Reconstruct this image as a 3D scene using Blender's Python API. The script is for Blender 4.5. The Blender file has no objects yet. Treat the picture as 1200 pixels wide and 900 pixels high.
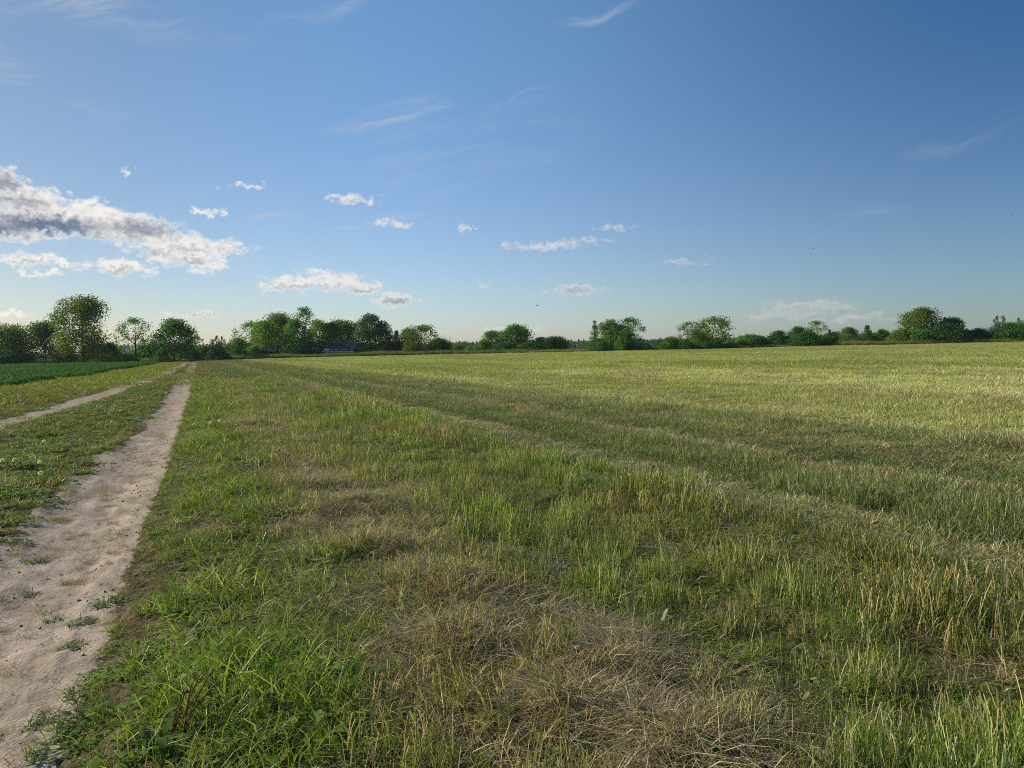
import bpy, math, random
import numpy as np
from mathutils import Matrix, Vector

# ------------------------------------------------------------------ camera, sky, sun, exposure
S = bpy.context.scene
COL = S.collection
F, CX, CY = 857.0, 600.0, 450.0            # pinhole of the photograph (1200 x 900)
PITCH, ROLL, CAMH = math.radians(2.85), math.radians(0.65), 1.30
SLOPE = 0.0122                              # the land rises gently to the right
SUN_AZ, SUN_EL = math.radians(-70.0), math.radians(26.0)

cam = bpy.data.cameras.new('camera')
cam.sensor_width = 36.0
cam.lens = 36.0 * F / 1200.0
cam.clip_end = 6000.0
cam.clip_start = 0.05
camo = bpy.data.objects.new('camera', cam)
COL.objects.link(camo)
CAMM = Matrix.Translation((0, 0, CAMH)) @ Matrix.Rotation(math.pi / 2 - PITCH, 4, 'X') @ Matrix.Rotation(-ROLL, 4, 'Z')
camo.matrix_world = CAMM
S.camera = camo
S.view_settings.view_transform = 'Standard'
S.view_settings.look = 'None'
S.view_settings.gamma = 1.0
S.view_settings.use_curve_mapping = False
S.view_settings.exposure = 0.0


def ray(px, py):
    d = CAMM.to_3x3() @ Vector(((px - CX) / F, -(py - CY) / F, -1.0))
    return d


def azel(px, py):
    d = ray(px, py).normalized()
    return math.degrees(math.atan2(d.x, d.y)), math.degrees(math.asin(d.z))


class NT:
    """small helper for node trees"""
    def __init__(s, tree, flat=False): s.flat = flat; s.t = tree; s.n = tree.nodes; s.l = tree.links
    def new(s, typ, **kw):
        n = s.n.new(typ)
        for k, v in kw.items(): setattr(n, k, v)
        return n
    def put(s, sock, v):
        if hasattr(v, 'is_linked') or isinstance(v, bpy.types.NodeSocket): s.l.new(v, sock)
        else: sock.default_value = v
    def math(s, op, a, b=None, c=None, clamp=False):
        n = s.new('ShaderNodeMath', operation=op, use_clamp=clamp)
        s.put(n.inputs[0], a)
        if b is not None: s.put(n.inputs[1], b)
        if c is not None: s.put(n.inputs[2], c)
        return n.outputs[0]
    def vmath(s, op, a, b=None, c=None):
        n = s.new('ShaderNodeVectorMath', operation=op)
        s.put(n.inputs[0], a)
        if b is not None: s.put(n.inputs[1], b)
        if c is not None: s.put(n.inputs[2], c)
        return n.outputs['Value'] if op in ('LENGTH', 'DOT_PRODUCT', 'DISTANCE') else n.outputs[0]
    def noise(s, vec, scale, detail=4.0, rough=0.55, color=False, lac=2.0):
        n = s.new('ShaderNodeTexNoise')
        if s.flat: n.noise_dimensions = '2D'
        s.put(n.inputs['Vector'], vec)
        n.inputs['Scale'].default_value = scale
        n.inputs['Detail'].default_value = detail
        n.inputs['Roughness'].default_value = rough
        n.inputs['Lacunarity'].default_value = lac
        return n.outputs['Color' if color else 'Fac']
    def sstep(s, x, a, b, lo=0.0, hi=1.0):
        n = s.new('ShaderNodeMapRange', interpolation_type='SMOOTHSTEP')
        s.put(n.inputs[0], x)
        n.inputs[1].default_value = a; n.inputs[2].default_value = b
        n.inputs[3].default_value = lo; n.inputs[4].default_value = hi
        return n.outputs[0]
    def mix(s, f, a, b, blend='MIX'):
        n = s.new('ShaderNodeMix', data_type='RGBA', blend_type=blend)
        s.put(n.inputs[0], f); s.put(n.inputs[6], a); s.put(n.inputs[7], b)
        return n.outputs[2]


def build_world():
    w = bpy.data.worlds.new('World'); S.world = w; w.use_nodes = True
    t = NT(w.node_tree, True); t.n.clear()
    sky = t.new('ShaderNodeTexSky', sky_type='NISHITA')
    sky.sun_disc = False
    sky.sun_elevation = SUN_EL
    sky.sun_rotation = SUN_AZ
    sky.altitude = 0.0
    sky.air_density = 1.0
    sky.dust_density = 0.45
    sky.ozone_density = 2.6
    tc = t.new('ShaderNodeTexCoord')
    d = tc.outputs['Generated']
    sx = t.new('ShaderNodeSeparateXYZ'); t.put(sx.inputs[0], d)
    az = t.math('MULTIPLY', t.math('ARCTAN2', sx.outputs[0], sx.outputs[1]), 57.29578)
    el = t.math('MULTIPLY', t.math('ARCSINE', sx.outputs[2]), 57.29578)
    cb = t.new('ShaderNodeCombineXYZ'); t.put(cb.inputs[0], az); t.put(cb.inputs[1], el)
    P = cb.outputs[0]
    # deeper blue away from the sun, softer towards it
    hi = t.sstep(el, 4.0, 27.0)
    rgt = t.mix(hi, (.62, .76, .92, 1), (.24, .58, .90, 1))
    mid = t.mix(hi, (1.05, 1.11, 1.27, 1), (1.02, 1.31, 1.44, 1))
    lft = t.mix(hi, (.80, .81, .87, 1), (.84, .90, .92, 1))
    tint = t.mix(t.sstep(az, 0.0, 42.0), mid, rgt)
    tint = t.mix(t.sstep(az, -4.0, -38.0), tint, lft)
    skyc = t.mix(1.0, sky.outputs[0], tint, 'MULTIPLY')
    # cumulus: ellipses in azimuth / elevation, broken up by noise.  (photo px, px, half width, half height, amount)
    lst = [(5, 214, 40, 20, 1.0), (30, 236, 50, 22, 1.15), (70, 256, 70, 20, 1.3), (-20, 262, 90, 22, 1.5), (125, 262, 62, 20, 1.2),
           (175, 272, 50, 19, 1.1), (215, 286, 45, 17, .95), (255, 292, 40, 13, .9), (205, 298, 55, 13, .9), (240, 308, 34, 12, .85),
           (105, 244, 26, 12, .95), (30, 304, 44, 8, .85), (68, 305, 22, 9, .85), (140, 314, 46, 10, .9), (50, 319, 20, 5, .65),
           (345, 333, 42, 10, .85), (390, 330, 42, 12, .95), (425, 337, 28, 9, .85), (464, 351, 30, 8, 1.0),
           (407, 232, 20, 7, .74), (438, 235, 9, 5, .5), (465, 262, 26, 5, .6), (546, 270, 11, 5, .66), (285, 218, 18, 4, .52), (155, 200, 14, 5, .5),
           (238, 247, 16, 5, .52), (642, 288, 55, 5, .78), (690, 282, 30, 4, .6), (724, 266, 24, 5, .55), (672, 339, 40, 6, .8), (804, 307, 32, 5, .52),
           (945, 359, 52, 9, .85), (910, 368, 45, 7, .8), (1000, 372, 60, 6, .5), (232, 369, 34, 4, .6), (420, 378, 16, 3, .5), (3, 369, 26, 5, .75), (600, 386, 60, 3, .4),
           (560, 334, 14, 3, .45)]
    warp = t.noise(P, 0.55, 4.0, 0.62, color=True)
    warp2 = t.noise(P, 2.2, 3.0, 0.5, color=True)
    wv = t.vmath('ADD', t.vmath('MULTIPLY', t.vmath('SUBTRACT', warp, (.5, .5, .5)), (4.2, 1.3, 0)),
                 t.vmath('MULTIPLY', t.vmath('SUBTRACT', warp2, (.5, .5, .5)), (1.2, .6, 0)))
    Pw = t.vmath('ADD', P, wv)

    def field(Pq):
        acc = None
        for (x, y, hw, hh, amp) in lst:
            a, e = azel(x, y)
            a1, _ = azel(x + hw, y); _, e1 = azel(x, y - hh)
            ra, re = abs(a1 - a) * 1.06, abs(e1 - e) * 1.12
            q = t.vmath('LENGTH', t.vmath('MULTIPLY_ADD', Pq, (1 / ra, 1 / re, 0), (-a / ra, -e / re, 0)))
            m = t.math('MULTIPLY_ADD', q, -amp, amp)
            acc = m if acc is None else t.math('MAXIMUM', acc, m)
        return acc
    m = field(Pw)
    fine = t.noise(t.vmath('MULTIPLY', P, (1, 2.1, 1)), 1.15, 4.0, 0.54)
    mm = t.math('ADD', m, t.math('MULTIPLY_ADD', fine, 1.1, -0.50))
    dens = t.sstep(mm, -0.02, 0.70)
    # thick hearts and flat undersides of the larger clouds let little light through
    darks = [(2, 214, 30, 13, .75), (28, 237, 42, 10, .65), (55, 264, 85, 14, 1.0), (-15, 266, 70, 13, .95), (108, 281, 36, 7, .8), (165, 268, 56, 12, .75), (155, 280, 14, 6, .6),
             (180, 296, 28, 5, .55), (222, 306, 24, 5, .6), (225, 292, 30, 5, .4), (272, 294, 20, 4, .4), (28, 306, 30, 4, .45), (140, 318, 34, 5, .5),
             (360, 337, 60, 4, .5), (425, 341, 26, 4, .6), (466, 354, 24, 5, .8), (680, 341, 30, 4, .7), (945, 363, 50, 5, .6), (915, 371, 40, 4, .5), (232, 370, 30, 3, .6), (407, 236, 14, 3, .3)]
    Pd = t.vmath('ADD', P, t.vmath('MULTIPLY', t.vmath('SUBTRACT', warp2, (.5, .5, .5)), (2.4, 1.3, 0)))
    acc = None
    for (x, y, hw, hh, amp) in darks:
        a, e = azel(x, y)
        a1, _ = azel(x + hw, y); _, e1 = azel(x, y - hh)
        q = t.vmath('LENGTH', t.vmath('MULTIPLY', t.vmath('SUBTRACT', Pd, (a, e, 0)), (1 / abs(a1 - a), 1 / abs(e1 - e), 0)))
        q = t.math('MULTIPLY', t.sstep(q, 1.5, 0.1), amp)
        acc = q if acc is None else t.math('MAXIMUM', acc, q)
    core = t.math('MULTIPLY', acc, t.sstep(dens, .25, .95), clamp=True)
    soft = t.noise(t.vmath('MULTIPLY', P, (1, 1.7, 1)), 1.1, 5.0, 0.55)
    core = t.math('ADD', core, t.math('MULTIPLY', t.sstep(soft, .45, .75), .10), clamp=True)
    white = (9.6, 9.1, 8.4, 1)
    grey = (1.3, 1.8, 2.65, 1)
    ccol = t.mix(core, white, grey)
    # farther from the sun the clouds are dimmer and take on the colour of the air
    away = t.sstep(az, -32.0, 30.0)
    ccol = t.mix(t.math('MULTIPLY', away, 0.72), ccol, (4.6, 5.0, 5.4, 1))
    dens = t.math('MULTIPLY', dens, t.sstep(az, -30.0, 25.0, 0.93, 0.62))
    # cirrus wisps
    cirr = [(105, 8, 130, 26, -4, .8), (-20, 62, 70, 30, -30, .7), (455, 132, 85, 16, 14, .8), (610, 120, 70, 8, 14, .7), (705, 9, 75, 9, 14, .9),
            (360, 22, 120, 12, 22, .5), (320, 256, 60, 8, 3, .9), (430, 268, 90, 7, 8, .7), (125, 133, 40, 9, -5, .6), (1160, 150, 80, 10, 18, .3), (1000, 262, 70, 8, 20, .3),
            (520, 180, 200, 60, 12, .25), (330, 385, 260, 16, 0, .55), (60, 392, 160, 20, 0, .6)]
    acc = None
    wsp = t.noise(P, 0.12, 3.0, 0.5, color=True)
    Pc = t.vmath('ADD', P, t.vmath('MULTIPLY', t.vmath('SUBTRACT', wsp, (.5, .5, .5)), (5, 3, 0)))
    for (x, y, hw, hh, ang, amp) in cirr:
        a, e = azel(x, y)
        rot = t.new('ShaderNodeVectorRotate', rotation_type='Z_AXIS')
        t.put(rot.inputs['Vector'], t.vmath('SUBTRACT', Pc, (a, e, 0)))
        rot.inputs['Angle'].default_value = -math.radians(ang)
        q = t.vmath('LENGTH', t.vmath('MULTIPLY', rot.outputs[0], (15 / hw, 15 / hh, 0)))
        mmx = t.math('MULTIPLY', t.sstep(q, 1.15, 0.0), amp)
        acc = mmx if acc is None else t.math('MAXIMUM', acc, mmx)
    rot = t.new('ShaderNodeVectorRotate', rotation_type='Z_AXIS')
    t.put(rot.inputs['Vector'], Pc); rot.inputs['Angle'].default_value = -math.radians(13)
    streak = t.noise(t.vmath('MULTIPLY', rot.outputs[0], (0.14, 1.1, 1)), 1.0, 8.0, 0.62)
    cden = t.math('MULTIPLY', acc, t.sstep(streak, 0.36, 0.78))
    cden = t.math('MULTIPLY', cden, t.sstep(el, 2.0, 9.0, 0.45, 0.62))
    base = t.mix(cden, skyc, (6.0, 6.2, 6.4, 1))
    full = t.mix(dens, base, ccol)
    bg = t.new('ShaderNodeBackground'); t.put(bg.inputs[0], full); bg.inputs[1].default_value = 0.1
    bgc = t.new('ShaderNodeBackground'); t.put(bgc.inputs[0], skyc); bgc.inputs[1].default_value = 0.1
    # the clouds stand over one part of the sky only
    reg = t.math('MULTIPLY', t.math('LESS_THAN', t.math('ABSOLUTE', t.math('ADD', az, 0.0)), 55.0), t.math('COMPARE', el, 16.0, 18.0))
    mx = t.new('ShaderNodeMixShader'); t.put(mx.inputs[0], reg); t.l.new(bgc.outputs[0], mx.inputs[1]); t.l.new(bg.outputs[0], mx.inputs[2])
    out = t.new('ShaderNodeOutputWorld'); t.l.new(mx.outputs[0], out.inputs[0])
    w.cycles.sampling_method = 'MANUAL'; w.cycles.sample_map_resolution = 512


build_world()

sl = bpy.data.lights.new('sun', 'SUN'); sl.energy = 5.0; sl.angle = math.radians(0.6); sl.color = (1.0, 0.90, 0.74)
so = bpy.data.objects.new('sun', sl); COL.objects.link(so)
sd = Vector((math.sin(SUN_AZ) * math.cos(SUN_EL), math.cos(SUN_AZ) * math.cos(SUN_EL), math.sin(SUN_EL)))
so.rotation_euler = sd.to_track_quat('Z', 'Y').to_euler(); so.location = (-60, 30, 60)

S.cycles.use_denoising = False
S.cycles.filter_width = 0.95
S.cycles.max_bounces = 5
S.cycles.diffuse_bounces = 2
S.cycles.glossy_bounces = 2
S.cycles.transmission_bounces = 4
S.cycles.transparent_max_bounces = 8

# ------------------------------------------------------------------ noise and the lie of the land
rng = np.random.default_rng(11)
_T = np.random.default_rng(5).random((256, 256))


def vn(x, y):
    xi = np.floor(x).astype(np.int64); yi = np.floor(y).astype(np.int64)
    fx = x - xi; fy = y - yi
    fx = fx * fx * (3 - 2 * fx); fy = fy * fy * (3 - 2 * fy)
    a = _T[xi & 255, yi & 255]; b = _T[(xi + 1) & 255, yi & 255]
    c = _T[xi & 255, (yi + 1) & 255]; d = _T[(xi + 1) & 255, (yi + 1) & 255]
    return (a * (1 - fx) + b * fx) * (1 - fy) + (c * (1 - fx) + d * fx) * fy


def fbm(x, y, o=4, g=0.5):
    s = 0; a = 1; n = 0
    for i in range(o):
        s = s + a * vn(x * 2 ** i + 17.3 * i, y * 2 ** i + 9.1 * i); n += a; a *= g
    return s / n


def ss(x, a, b):
    t = np.clip((x - a) / (b - a), 0, 1); return t * t * (3 - 2 * t)


TA = -math.atan((600 - 232) / F)                    # heading of the farm track
TD = np.array([math.sin(TA), math.cos(TA)]); TR = np.array([math.cos(TA), -math.sin(TA)])


def uv(x, y): return x * TD[0] + y * TD[1], x * TR[0] + y * TR[1]


def bump(c, x, r): return np.exp(-((x - c) / r) ** 2)


DRY = [(368, 572, .42, 1.1), (430, 655, .42, .75), (548, 762, .34, .48), (650, 850, .24, .30), (790, 885, .28, .18), (292, 505, .5, 1.5), (500, 700, .4, .4), (420, 600, .3, .6), (700, 790, .35, .4)]


def ground_hit(px, py):
    d = ray(px, py)
    z0 = 0.0
    for _ in range(12):
        k = (z0 - CAMH) / d.z
        x, y = d.x * k, d.y * k
        z0 = SLOPE * 350 * math.tanh(x / 350)
    return x, y


DRYP = [ground_hit(a, b) + (c, d) for a, b, c, d in DRY]


def cR(u): return np.interp(u, [2, 6, 15, 30, 60], [-.86, -.84, -.68, -.60, -.58])
def cL(u): return np.interp(u, [8, 18, 24, 38, 54, 90, 140], [-4.2, -3.8, -3.25, -2.6, -2.25, -1.95, -1.8])
def cropedge(u): return np.interp(u, [0, 40, 61, 150], [-9.4, -8.4, -7.6, -6.2])


def sandmask(x, y):
    u, v = uv(x, y)
    w = (fbm(u * .9, v * .9, 4) - .5) * .34 + (fbm(u * 5, v * 5 + 40, 3) - .5) * .22 + (fbm(u * .2 + 9, v * 0, 2) - .5) * .3
    right = ss(0.44 - .07 * ss(u, 6, 15) - np.abs(v - cR(u) + w * .5) + w * .75, -0.07, 0.12)
    left = ss(0.46 - np.abs(v - cL(u) + w * .5) + w * .5, -0.16, 0.20) * (.62 + .38 * ss(fbm(u * .5 + 3, v * 2, 3), .32, .52))
    return np.maximum(right, left * .9)


def drymask(x, y):
    u, v = uv(x, y)
    m = 0
    for (a, b, r, ru) in DRYP:
        ua, va = uv(a, b)
        m = np.maximum(m, np.exp(-(((v - va) / r) ** 2 + ((u - ua) / (ru * 1.3)) ** 2)) * 1.0)
    strip = np.exp(-((v - 1.05 + .2 * (fbm(u * .35, 0 * u + 3, 2) - .5)) / .42) ** 2) * ss(fbm(u * .8 + 11, v * 1.1, 3), .46, .66)
    return np.clip(m * (.45 + 1.0 * fbm(u * 2.2, v * 2.2, 3)) + strip * .60, 0, 1)


def terrain(x, y, fine=True):
    u, v = uv(x, y)
    r = np.sqrt(x * x + y * y)
    z = SLOPE * 350 * np.tanh(x / 350)
    z = z + (fbm(x * .045 + 60, y * .045 + 20, 3) - .5) * .30 * ss(r, 12, 60)
    z = z + (fbm(x * .35 + 6, y * .35, 3) - .5) * .10 * ss(r, 1, 5)
    z = z - .07 * bump(0, v - cR(u), .5) - .06 * bump(0, v - cL(u), .5)
    z = z + .05 * bump(-2.4, v, .9) + .05 * bump(.5, v, .8)
    # furrow beside the cut swath, and low waves across the mown land
    z = z - .05 * bump(4.6, v + (fbm(u * .2, v * 0, 2) - .5) * .8, .35) + .05 * bump(3.2, v, .9)
    z = z + .03 * (fbm(u * 1.2, v * 1.6 + 8, 3) - .5) * 2 * ss(v, -.2, .6)
    for (a, b, rr, ru) in DRYP:
        z = z + .08 * np.exp(-((x - a) ** 2 + (y - b) ** 2) / (rr * rr * .5))
    if fine:
        s = sandmask(x, y)
        z = z + s * .026 * (fbm(u * .7, v * 10, 4, .6) - .5) + s * .018 * (fbm(u * 14, v * 16, 3) - .5)
        z = z + s * .016 * np.abs(np.sin(u * 9 + 5 * fbm(u * .8, v * 2, 2) + v * 14)) * ss(fbm(u * 1.1, v * 3 + 5, 2), .45, .65)
    return z


def tz(x, y): return float(terrain(np.array([x]), np.array([y]), False)[0])


def put(px, D, py=412):
    """world point at depth D below photo column px"""
    d = ray(px, py); k = D / d.y
    return d.x * k, D


def hpx(px, py, D):
    d = ray(px, py); return CAMH + d.z * D / d.y


# ------------------------------------------------------------------ mesh helpers
def mk(name, V, Fc, mat, attrs=None, parent=None, link=True, smooth=False):
    """one mesh object; Fc is a list of int arrays of shape (n, k)"""
    me = bpy.data.meshes.new(name)
    V = np.asarray(V, dtype=np.float32)
    me.vertices.add(len(V)); me.vertices.foreach_set('co', V.ravel())
    Fc = [np.asarray(f, dtype=np.int32) for f in Fc if len(f)]
    idx = np.concatenate([f.ravel() for f in Fc]); cnt = np.concatenate([np.full(len(f), f.shape[1], dtype=np.int32) for f in Fc])
    me.loops.add(len(idx)); me.loops.foreach_set('vertex_index', idx)
    me.polygons.add(len(cnt))
    st = np.concatenate([[0], np.cumsum(cnt)[:-1]]).astype(np.int32)
    me.polygons.foreach_set('loop_start', st)
    me.update(calc_edges=True)
    me.polygons.foreach_set('use_smooth', np.full(len(cnt), smooth))
    for k, a in (attrs or {}).items():
        a = np.asarray(a, dtype=np.float32)
        if a.ndim == 1:
            at = me.attributes.new(k, 'FLOAT', 'POINT'); at.data.foreach_set('value', a)
        else:
            if a.shape[1] == 3: a = np.concatenate([a, np.ones((len(a), 1), dtype=np.float32)], 1)
            at = me.attributes.new(k, 'FLOAT_COLOR', 'POINT'); at.data.foreach_set('color', a.ravel())
    if mat: me.materials.append(mat)
    o = bpy.data.objects.new(name, me)
    if link: COL.objects.link(o)
    if parent: o.parent = parent
    return o


def tag(o, label=None, cat=None, group=None, kind=None):
    if label: o['label'] = label
    if cat: o['category'] = cat
    if group: o['group'] = group
    if kind: o['kind'] = kind
    return o


def empty(name, loc, rz=0.0):
    o = bpy.data.objects.new(name, None); COL.objects.link(o); o.location = loc; o.rotation_euler = (0, 0, rz); o.empty_display_size = .2
    return o


def tubes(paths, sides=6):
    """paths: list of (points, radii) -> verts, quads"""
    V, Q = [], []; n0 = 0
    for pts, rad in paths:
        pts = np.asarray(pts, float); n = len(pts)
        tan = np.gradient(pts, axis=0); tan /= np.linalg.norm(tan, axis=1)[:, None] + 1e-9
        ref = np.array([0.31, 0.95, 0.05]) if abs(tan[0][2]) > .8 else np.array([0, 0, 1.0])
        a = np.cross(tan, ref); a /= np.linalg.norm(a, axis=1)[:, None] + 1e-9
        b = np.cross(tan, a)
        th = np.arange(sides) / sides * 2 * np.pi
        ring = pts[:, None, :] + np.asarray(rad)[:, None, None] * (np.cos(th)[None, :, None] * a[:, None, :] + np.sin(th)[None, :, None] * b[:, None, :])
        V.append(ring.reshape(-1, 3))
        i = np.arange(n - 1)[:, None] * sides + np.arange(sides)[None, :]
        j = np.arange(n - 1)[:, None] * sides + (np.arange(sides)[None, :] + 1) % sides
        Q.append(np.stack([i, j, j + sides, i + sides], -1).reshape(-1, 4) + n0); n0 += n * sides
    return np.concatenate(V), np.concatenate(Q)


def box(x0, x1, y0, y1, z0, z1):
    V = np.array([(x, y, z) for z in (z0, z1) for y in (y0, y1) for x in (x0, x1)], float)
    Q = np.array([(0, 2, 3, 1), (4, 5, 7, 6), (0, 1, 5, 4), (2, 6, 7, 3), (0, 4, 6, 2), (1, 3, 7, 5)])
    return V, Q


def join(parts):
    V, Q = [], []; n = 0
    for v, q in parts: V.append(v); Q.append(np.asarray(q) + n); n += len(v)
    return np.concatenate(V), np.concatenate(Q)


# ------------------------------------------------------------------ materials
def principled(name):
    m = bpy.data.materials.new(name); m.use_nodes = True
    t = NT(m.node_tree); p = t.n['Principled BSDF']
    return m, t, p


def mat_plain(name, col, rough=.8, var=.25, scale=3.0):
    m, t, p = principled(name)
    g = t.new('ShaderNodeNewGeometry')
    n = t.noise(g.outputs['Position'], scale, 5)
    c = t.mix(t.sstep(n, .25, .75), tuple(x * (1 - var) for x in col) + (1,), tuple(min(1, x * (1 + var)) for x in col) + (1,))
    t.put(p.inputs['Base Color'], c); p.inputs['Roughness'].default_value = rough
    p.inputs['Specular IOR Level'].default_value = .3
    return m


def mat_leafy(name, trans=.35, inst=False, spec=.25, rough=.55):
    """blade or leaf: colour from the mesh attribute 'bc' (times the tint of its clump)"""
    m = bpy.data.materials.new(name); m.use_nodes = True
    t = NT(m.node_tree); t.n.clear()
    a = t.new('ShaderNodeAttribute', attribute_name='bc', attribute_type='GEOMETRY')
    c = a.outputs['Color']
    if inst:
        b = t.new('ShaderNodeAttribute', attribute_name='tint', attribute_type='INSTANCER')
        c = t.mix(1.0, c, b.outputs['Color'], 'MULTIPLY')
    p = t.new('ShaderNodeBsdfPrincipled'); t.put(p.inputs['Base Color'], c); p.inputs['Roughness'].default_value = rough
    p.inputs['Specular IOR Level'].default_value = spec
    tr = t.new('ShaderNodeBsdfTranslucent'); t.put(tr.inputs[0], t.mix(1.0, c, (1.15, 1.2, .55, 1), 'MULTIPLY'))
    mx = t.new('ShaderNodeMixShader'); mx.inputs[0].default_value = trans
    t.l.new(p.outputs[0], mx.inputs[1]); t.l.new(tr.outputs[0], mx.inputs[2])
    o = t.new('ShaderNodeOutputMaterial'); t.l.new(mx.outputs[0], o.inputs[0])
    return m


M_BLADE = mat_leafy('grass_blades', .34, True, .25, .42)
M_CROP = mat_leafy('crop_leaves', .42, True, .06, .7)
M_LEAF = mat_leafy('tree_leaves', .40, False, .2, .6)
M_PLANT = mat_leafy('plant_leaves', .35, False, .3, .5)
M_BARK = mat_plain('bark', (.085, .068, .05), .9, .35, 2.0)


C_SAND = np.array([.52, .445, .360]); C_THATCH = np.array([.060, .048, .028]); C_GREEN = np.array([.12, .155, .036])


def mat_ground():
    m, t, p = principled('field_ground')
    a = t.new('ShaderNodeAttribute', attribute_name='gcol')
    s = t.new('ShaderNodeAttribute', attribute_name='sand')
    g = t.new('ShaderNodeNewGeometry'); P = g.outputs['Position']
    sa = t.noise(P, 16.0, 5, .65)
    sand = t.sstep(t.math('ADD', s.outputs['Fac'], t.math('MULTIPLY_ADD', sa, 1.3, -.65)), .38, .60)
    n1 = t.noise(P, 9.0, 6, .65); n2 = t.noise(P, 60.0, 4, .65); n3 = t.noise(P, 1.4, 5, .6)
    n4 = t.noise(t.vmath('MULTIPLY', P, (1.0, .45, 1.0)), 55.0, 5, .7)
    soft = t.mix(t.sstep(n1, .3, .7), (.55, .55, .55, 1), (1.35, 1.35, 1.25, 1))
    soft = t.mix(1.0, soft, t.mix(t.sstep(n4, .35, .66), (.45, .45, .42, 1), (1.5, 1.45, 1.35, 1)), 'MULTIPLY')
    grit = t.mix(t.sstep(n2, .3, .72), (.80, .79, .78, 1), (1.14, 1.14, 1.14, 1))
    broad = t.mix(t.sstep(n3, .3, .7), (.86, .84, .80, 1), (1.1, 1.1, 1.1, 1))
    streak = t.noise(t.vmath('MULTIPLY', P, (1, 1, 1)), 4.5, 6, .7)
    grit = t.mix(1.0, grit, t.mix(t.sstep(streak, .35, .68), (.74, .72, .70, 1), (1.08, 1.08, 1.08, 1)), 'MULTIPLY')
    var = t.mix(sand, soft, grit)
    c = t.mix(1.0, t.mix(1.0, t.mix(sand, a.outputs['Color'], tuple(C_SAND) + (1,)), var, 'MULTIPLY'), broad, 'MULTIPLY')
    # scattered small stones and crumbs on the bare sand
    vo = t.new('ShaderNodeTexVoronoi'); vo.inputs['Scale'].default_value = 34.0; t.put(vo.inputs['Vector'], P)
    peb = t.math('MULTIPLY', t.sstep(vo.outputs['Distance'], .16, .06), sand)
    sel = t.math('GREATER_THAN', vo.outputs['Color'], .80)
    c = t.mix(t.math('MULTIPLY', t.math('MULTIPLY', peb, sel), .75), c, (.10, .075, .05, 1))
    t.put(p.inputs['Base Color'], c); p.inputs['Roughness'].default_value = 1.0
    p.inputs['Specular IOR Level'].default_value = .0
    h = t.math('ADD', t.math('MULTIPLY', n1, .5), t.math('MULTIPLY', n2, .30))
    h = t.math('ADD', h, t.math('MULTIPLY', sa, .35))
    h = t.math('ADD', h, t.math('MULTIPLY', t.math('MULTIPLY', peb, sel), .35))
    b = t.new('ShaderNodeBump'); b.inputs['Strength'].default_value = .8; b.inputs['Distance'].default_value = .03
    t.put(b.inputs['Height'], h); t.l.new(b.outputs[0], p.inputs['Normal'])
    return m


# ------------------------------------------------------------------ ground: one sheet out to the horizon
def zone_noise(u, v): return (fbm(u * .25, v * .6 + 50, 3) - .5) * 1.6


C_MOWN = np.array([.345, .372, .132]); C_DARKG = np.array([.140, .172, .058]); C_SOIL = np.array([.075, .055, .036]); C_STRAW = np.array([.25, .19, .105])


def lerp(a, b, t): return a + (b - a) * np.asarray(t)[:, None]


def field_colour(x, y):
    """colour of the mown land (also tints the cut grass standing on it)"""
    u, v = uv(x, y)
    st = fbm(u * .035 + 4, v * .30, 4, .55)               # long bands along the way it was cut
    st2 = fbm(u * .25 + 14, v * .55 + 31, 4, .6)
    c = lerp(np.broadcast_to(C_DARKG, (len(x), 3)), C_MOWN, ss(v + zone_noise(u, v * .3) * .7 + (fbm(u * .9, v * 2.2 + 12, 3) - .5) * 2.4, 7.2, 9.8))
    c = lerp(c, np.array([.32, .305, .125]), .68 * bump(4.15, v + zone_noise(u, v * 0) * .3, .42) * ss(u, 0, 3) * (.5 + .5 * ss(fbm(u * .5 + 2, v * 2, 3), .25, .5)))
    wob = zone_noise(u, v * 0) * .35
    brk = .35 + .65 * ss(fbm(u * .35 + 8, v * 1.5, 3), .3, .6)
    for (vc, wd, am) in ((6.1, .30, .65), (7.5, .22, .45), (9.6, .40, .5), (12.2, .35, .4)):
        c = lerp(c, np.array([.30, .275, .115]), am * bump(vc, v + wob, wd) * brk)
    for (vc, wd, am) in ((4.85, .28, .70), (6.75, .25, .55), (8.5, .5, .55), (11.0, .4, .35), (14.5, .6, .3)):
        c = lerp(c, np.array([.085, .110, .034]), am * bump(vc, v + wob, wd) * brk)
    far = ss(v, 9, 12)
    green = np.array([.22, .26, .062]); dull = np.array([.28, .245, .11])
    c = lerp(c, green, far * .75 * ss(st, .48, .66))
    c = lerp(c, dull, far * .55 * ss(1 - st2, .50, .70))
    near = 1 - far
    c = lerp(c, np.array([.20, .185, .080]), near * .45 * ss(st2, .54, .68) * ss(v, 1.8, 3.0))
    return c


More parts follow.
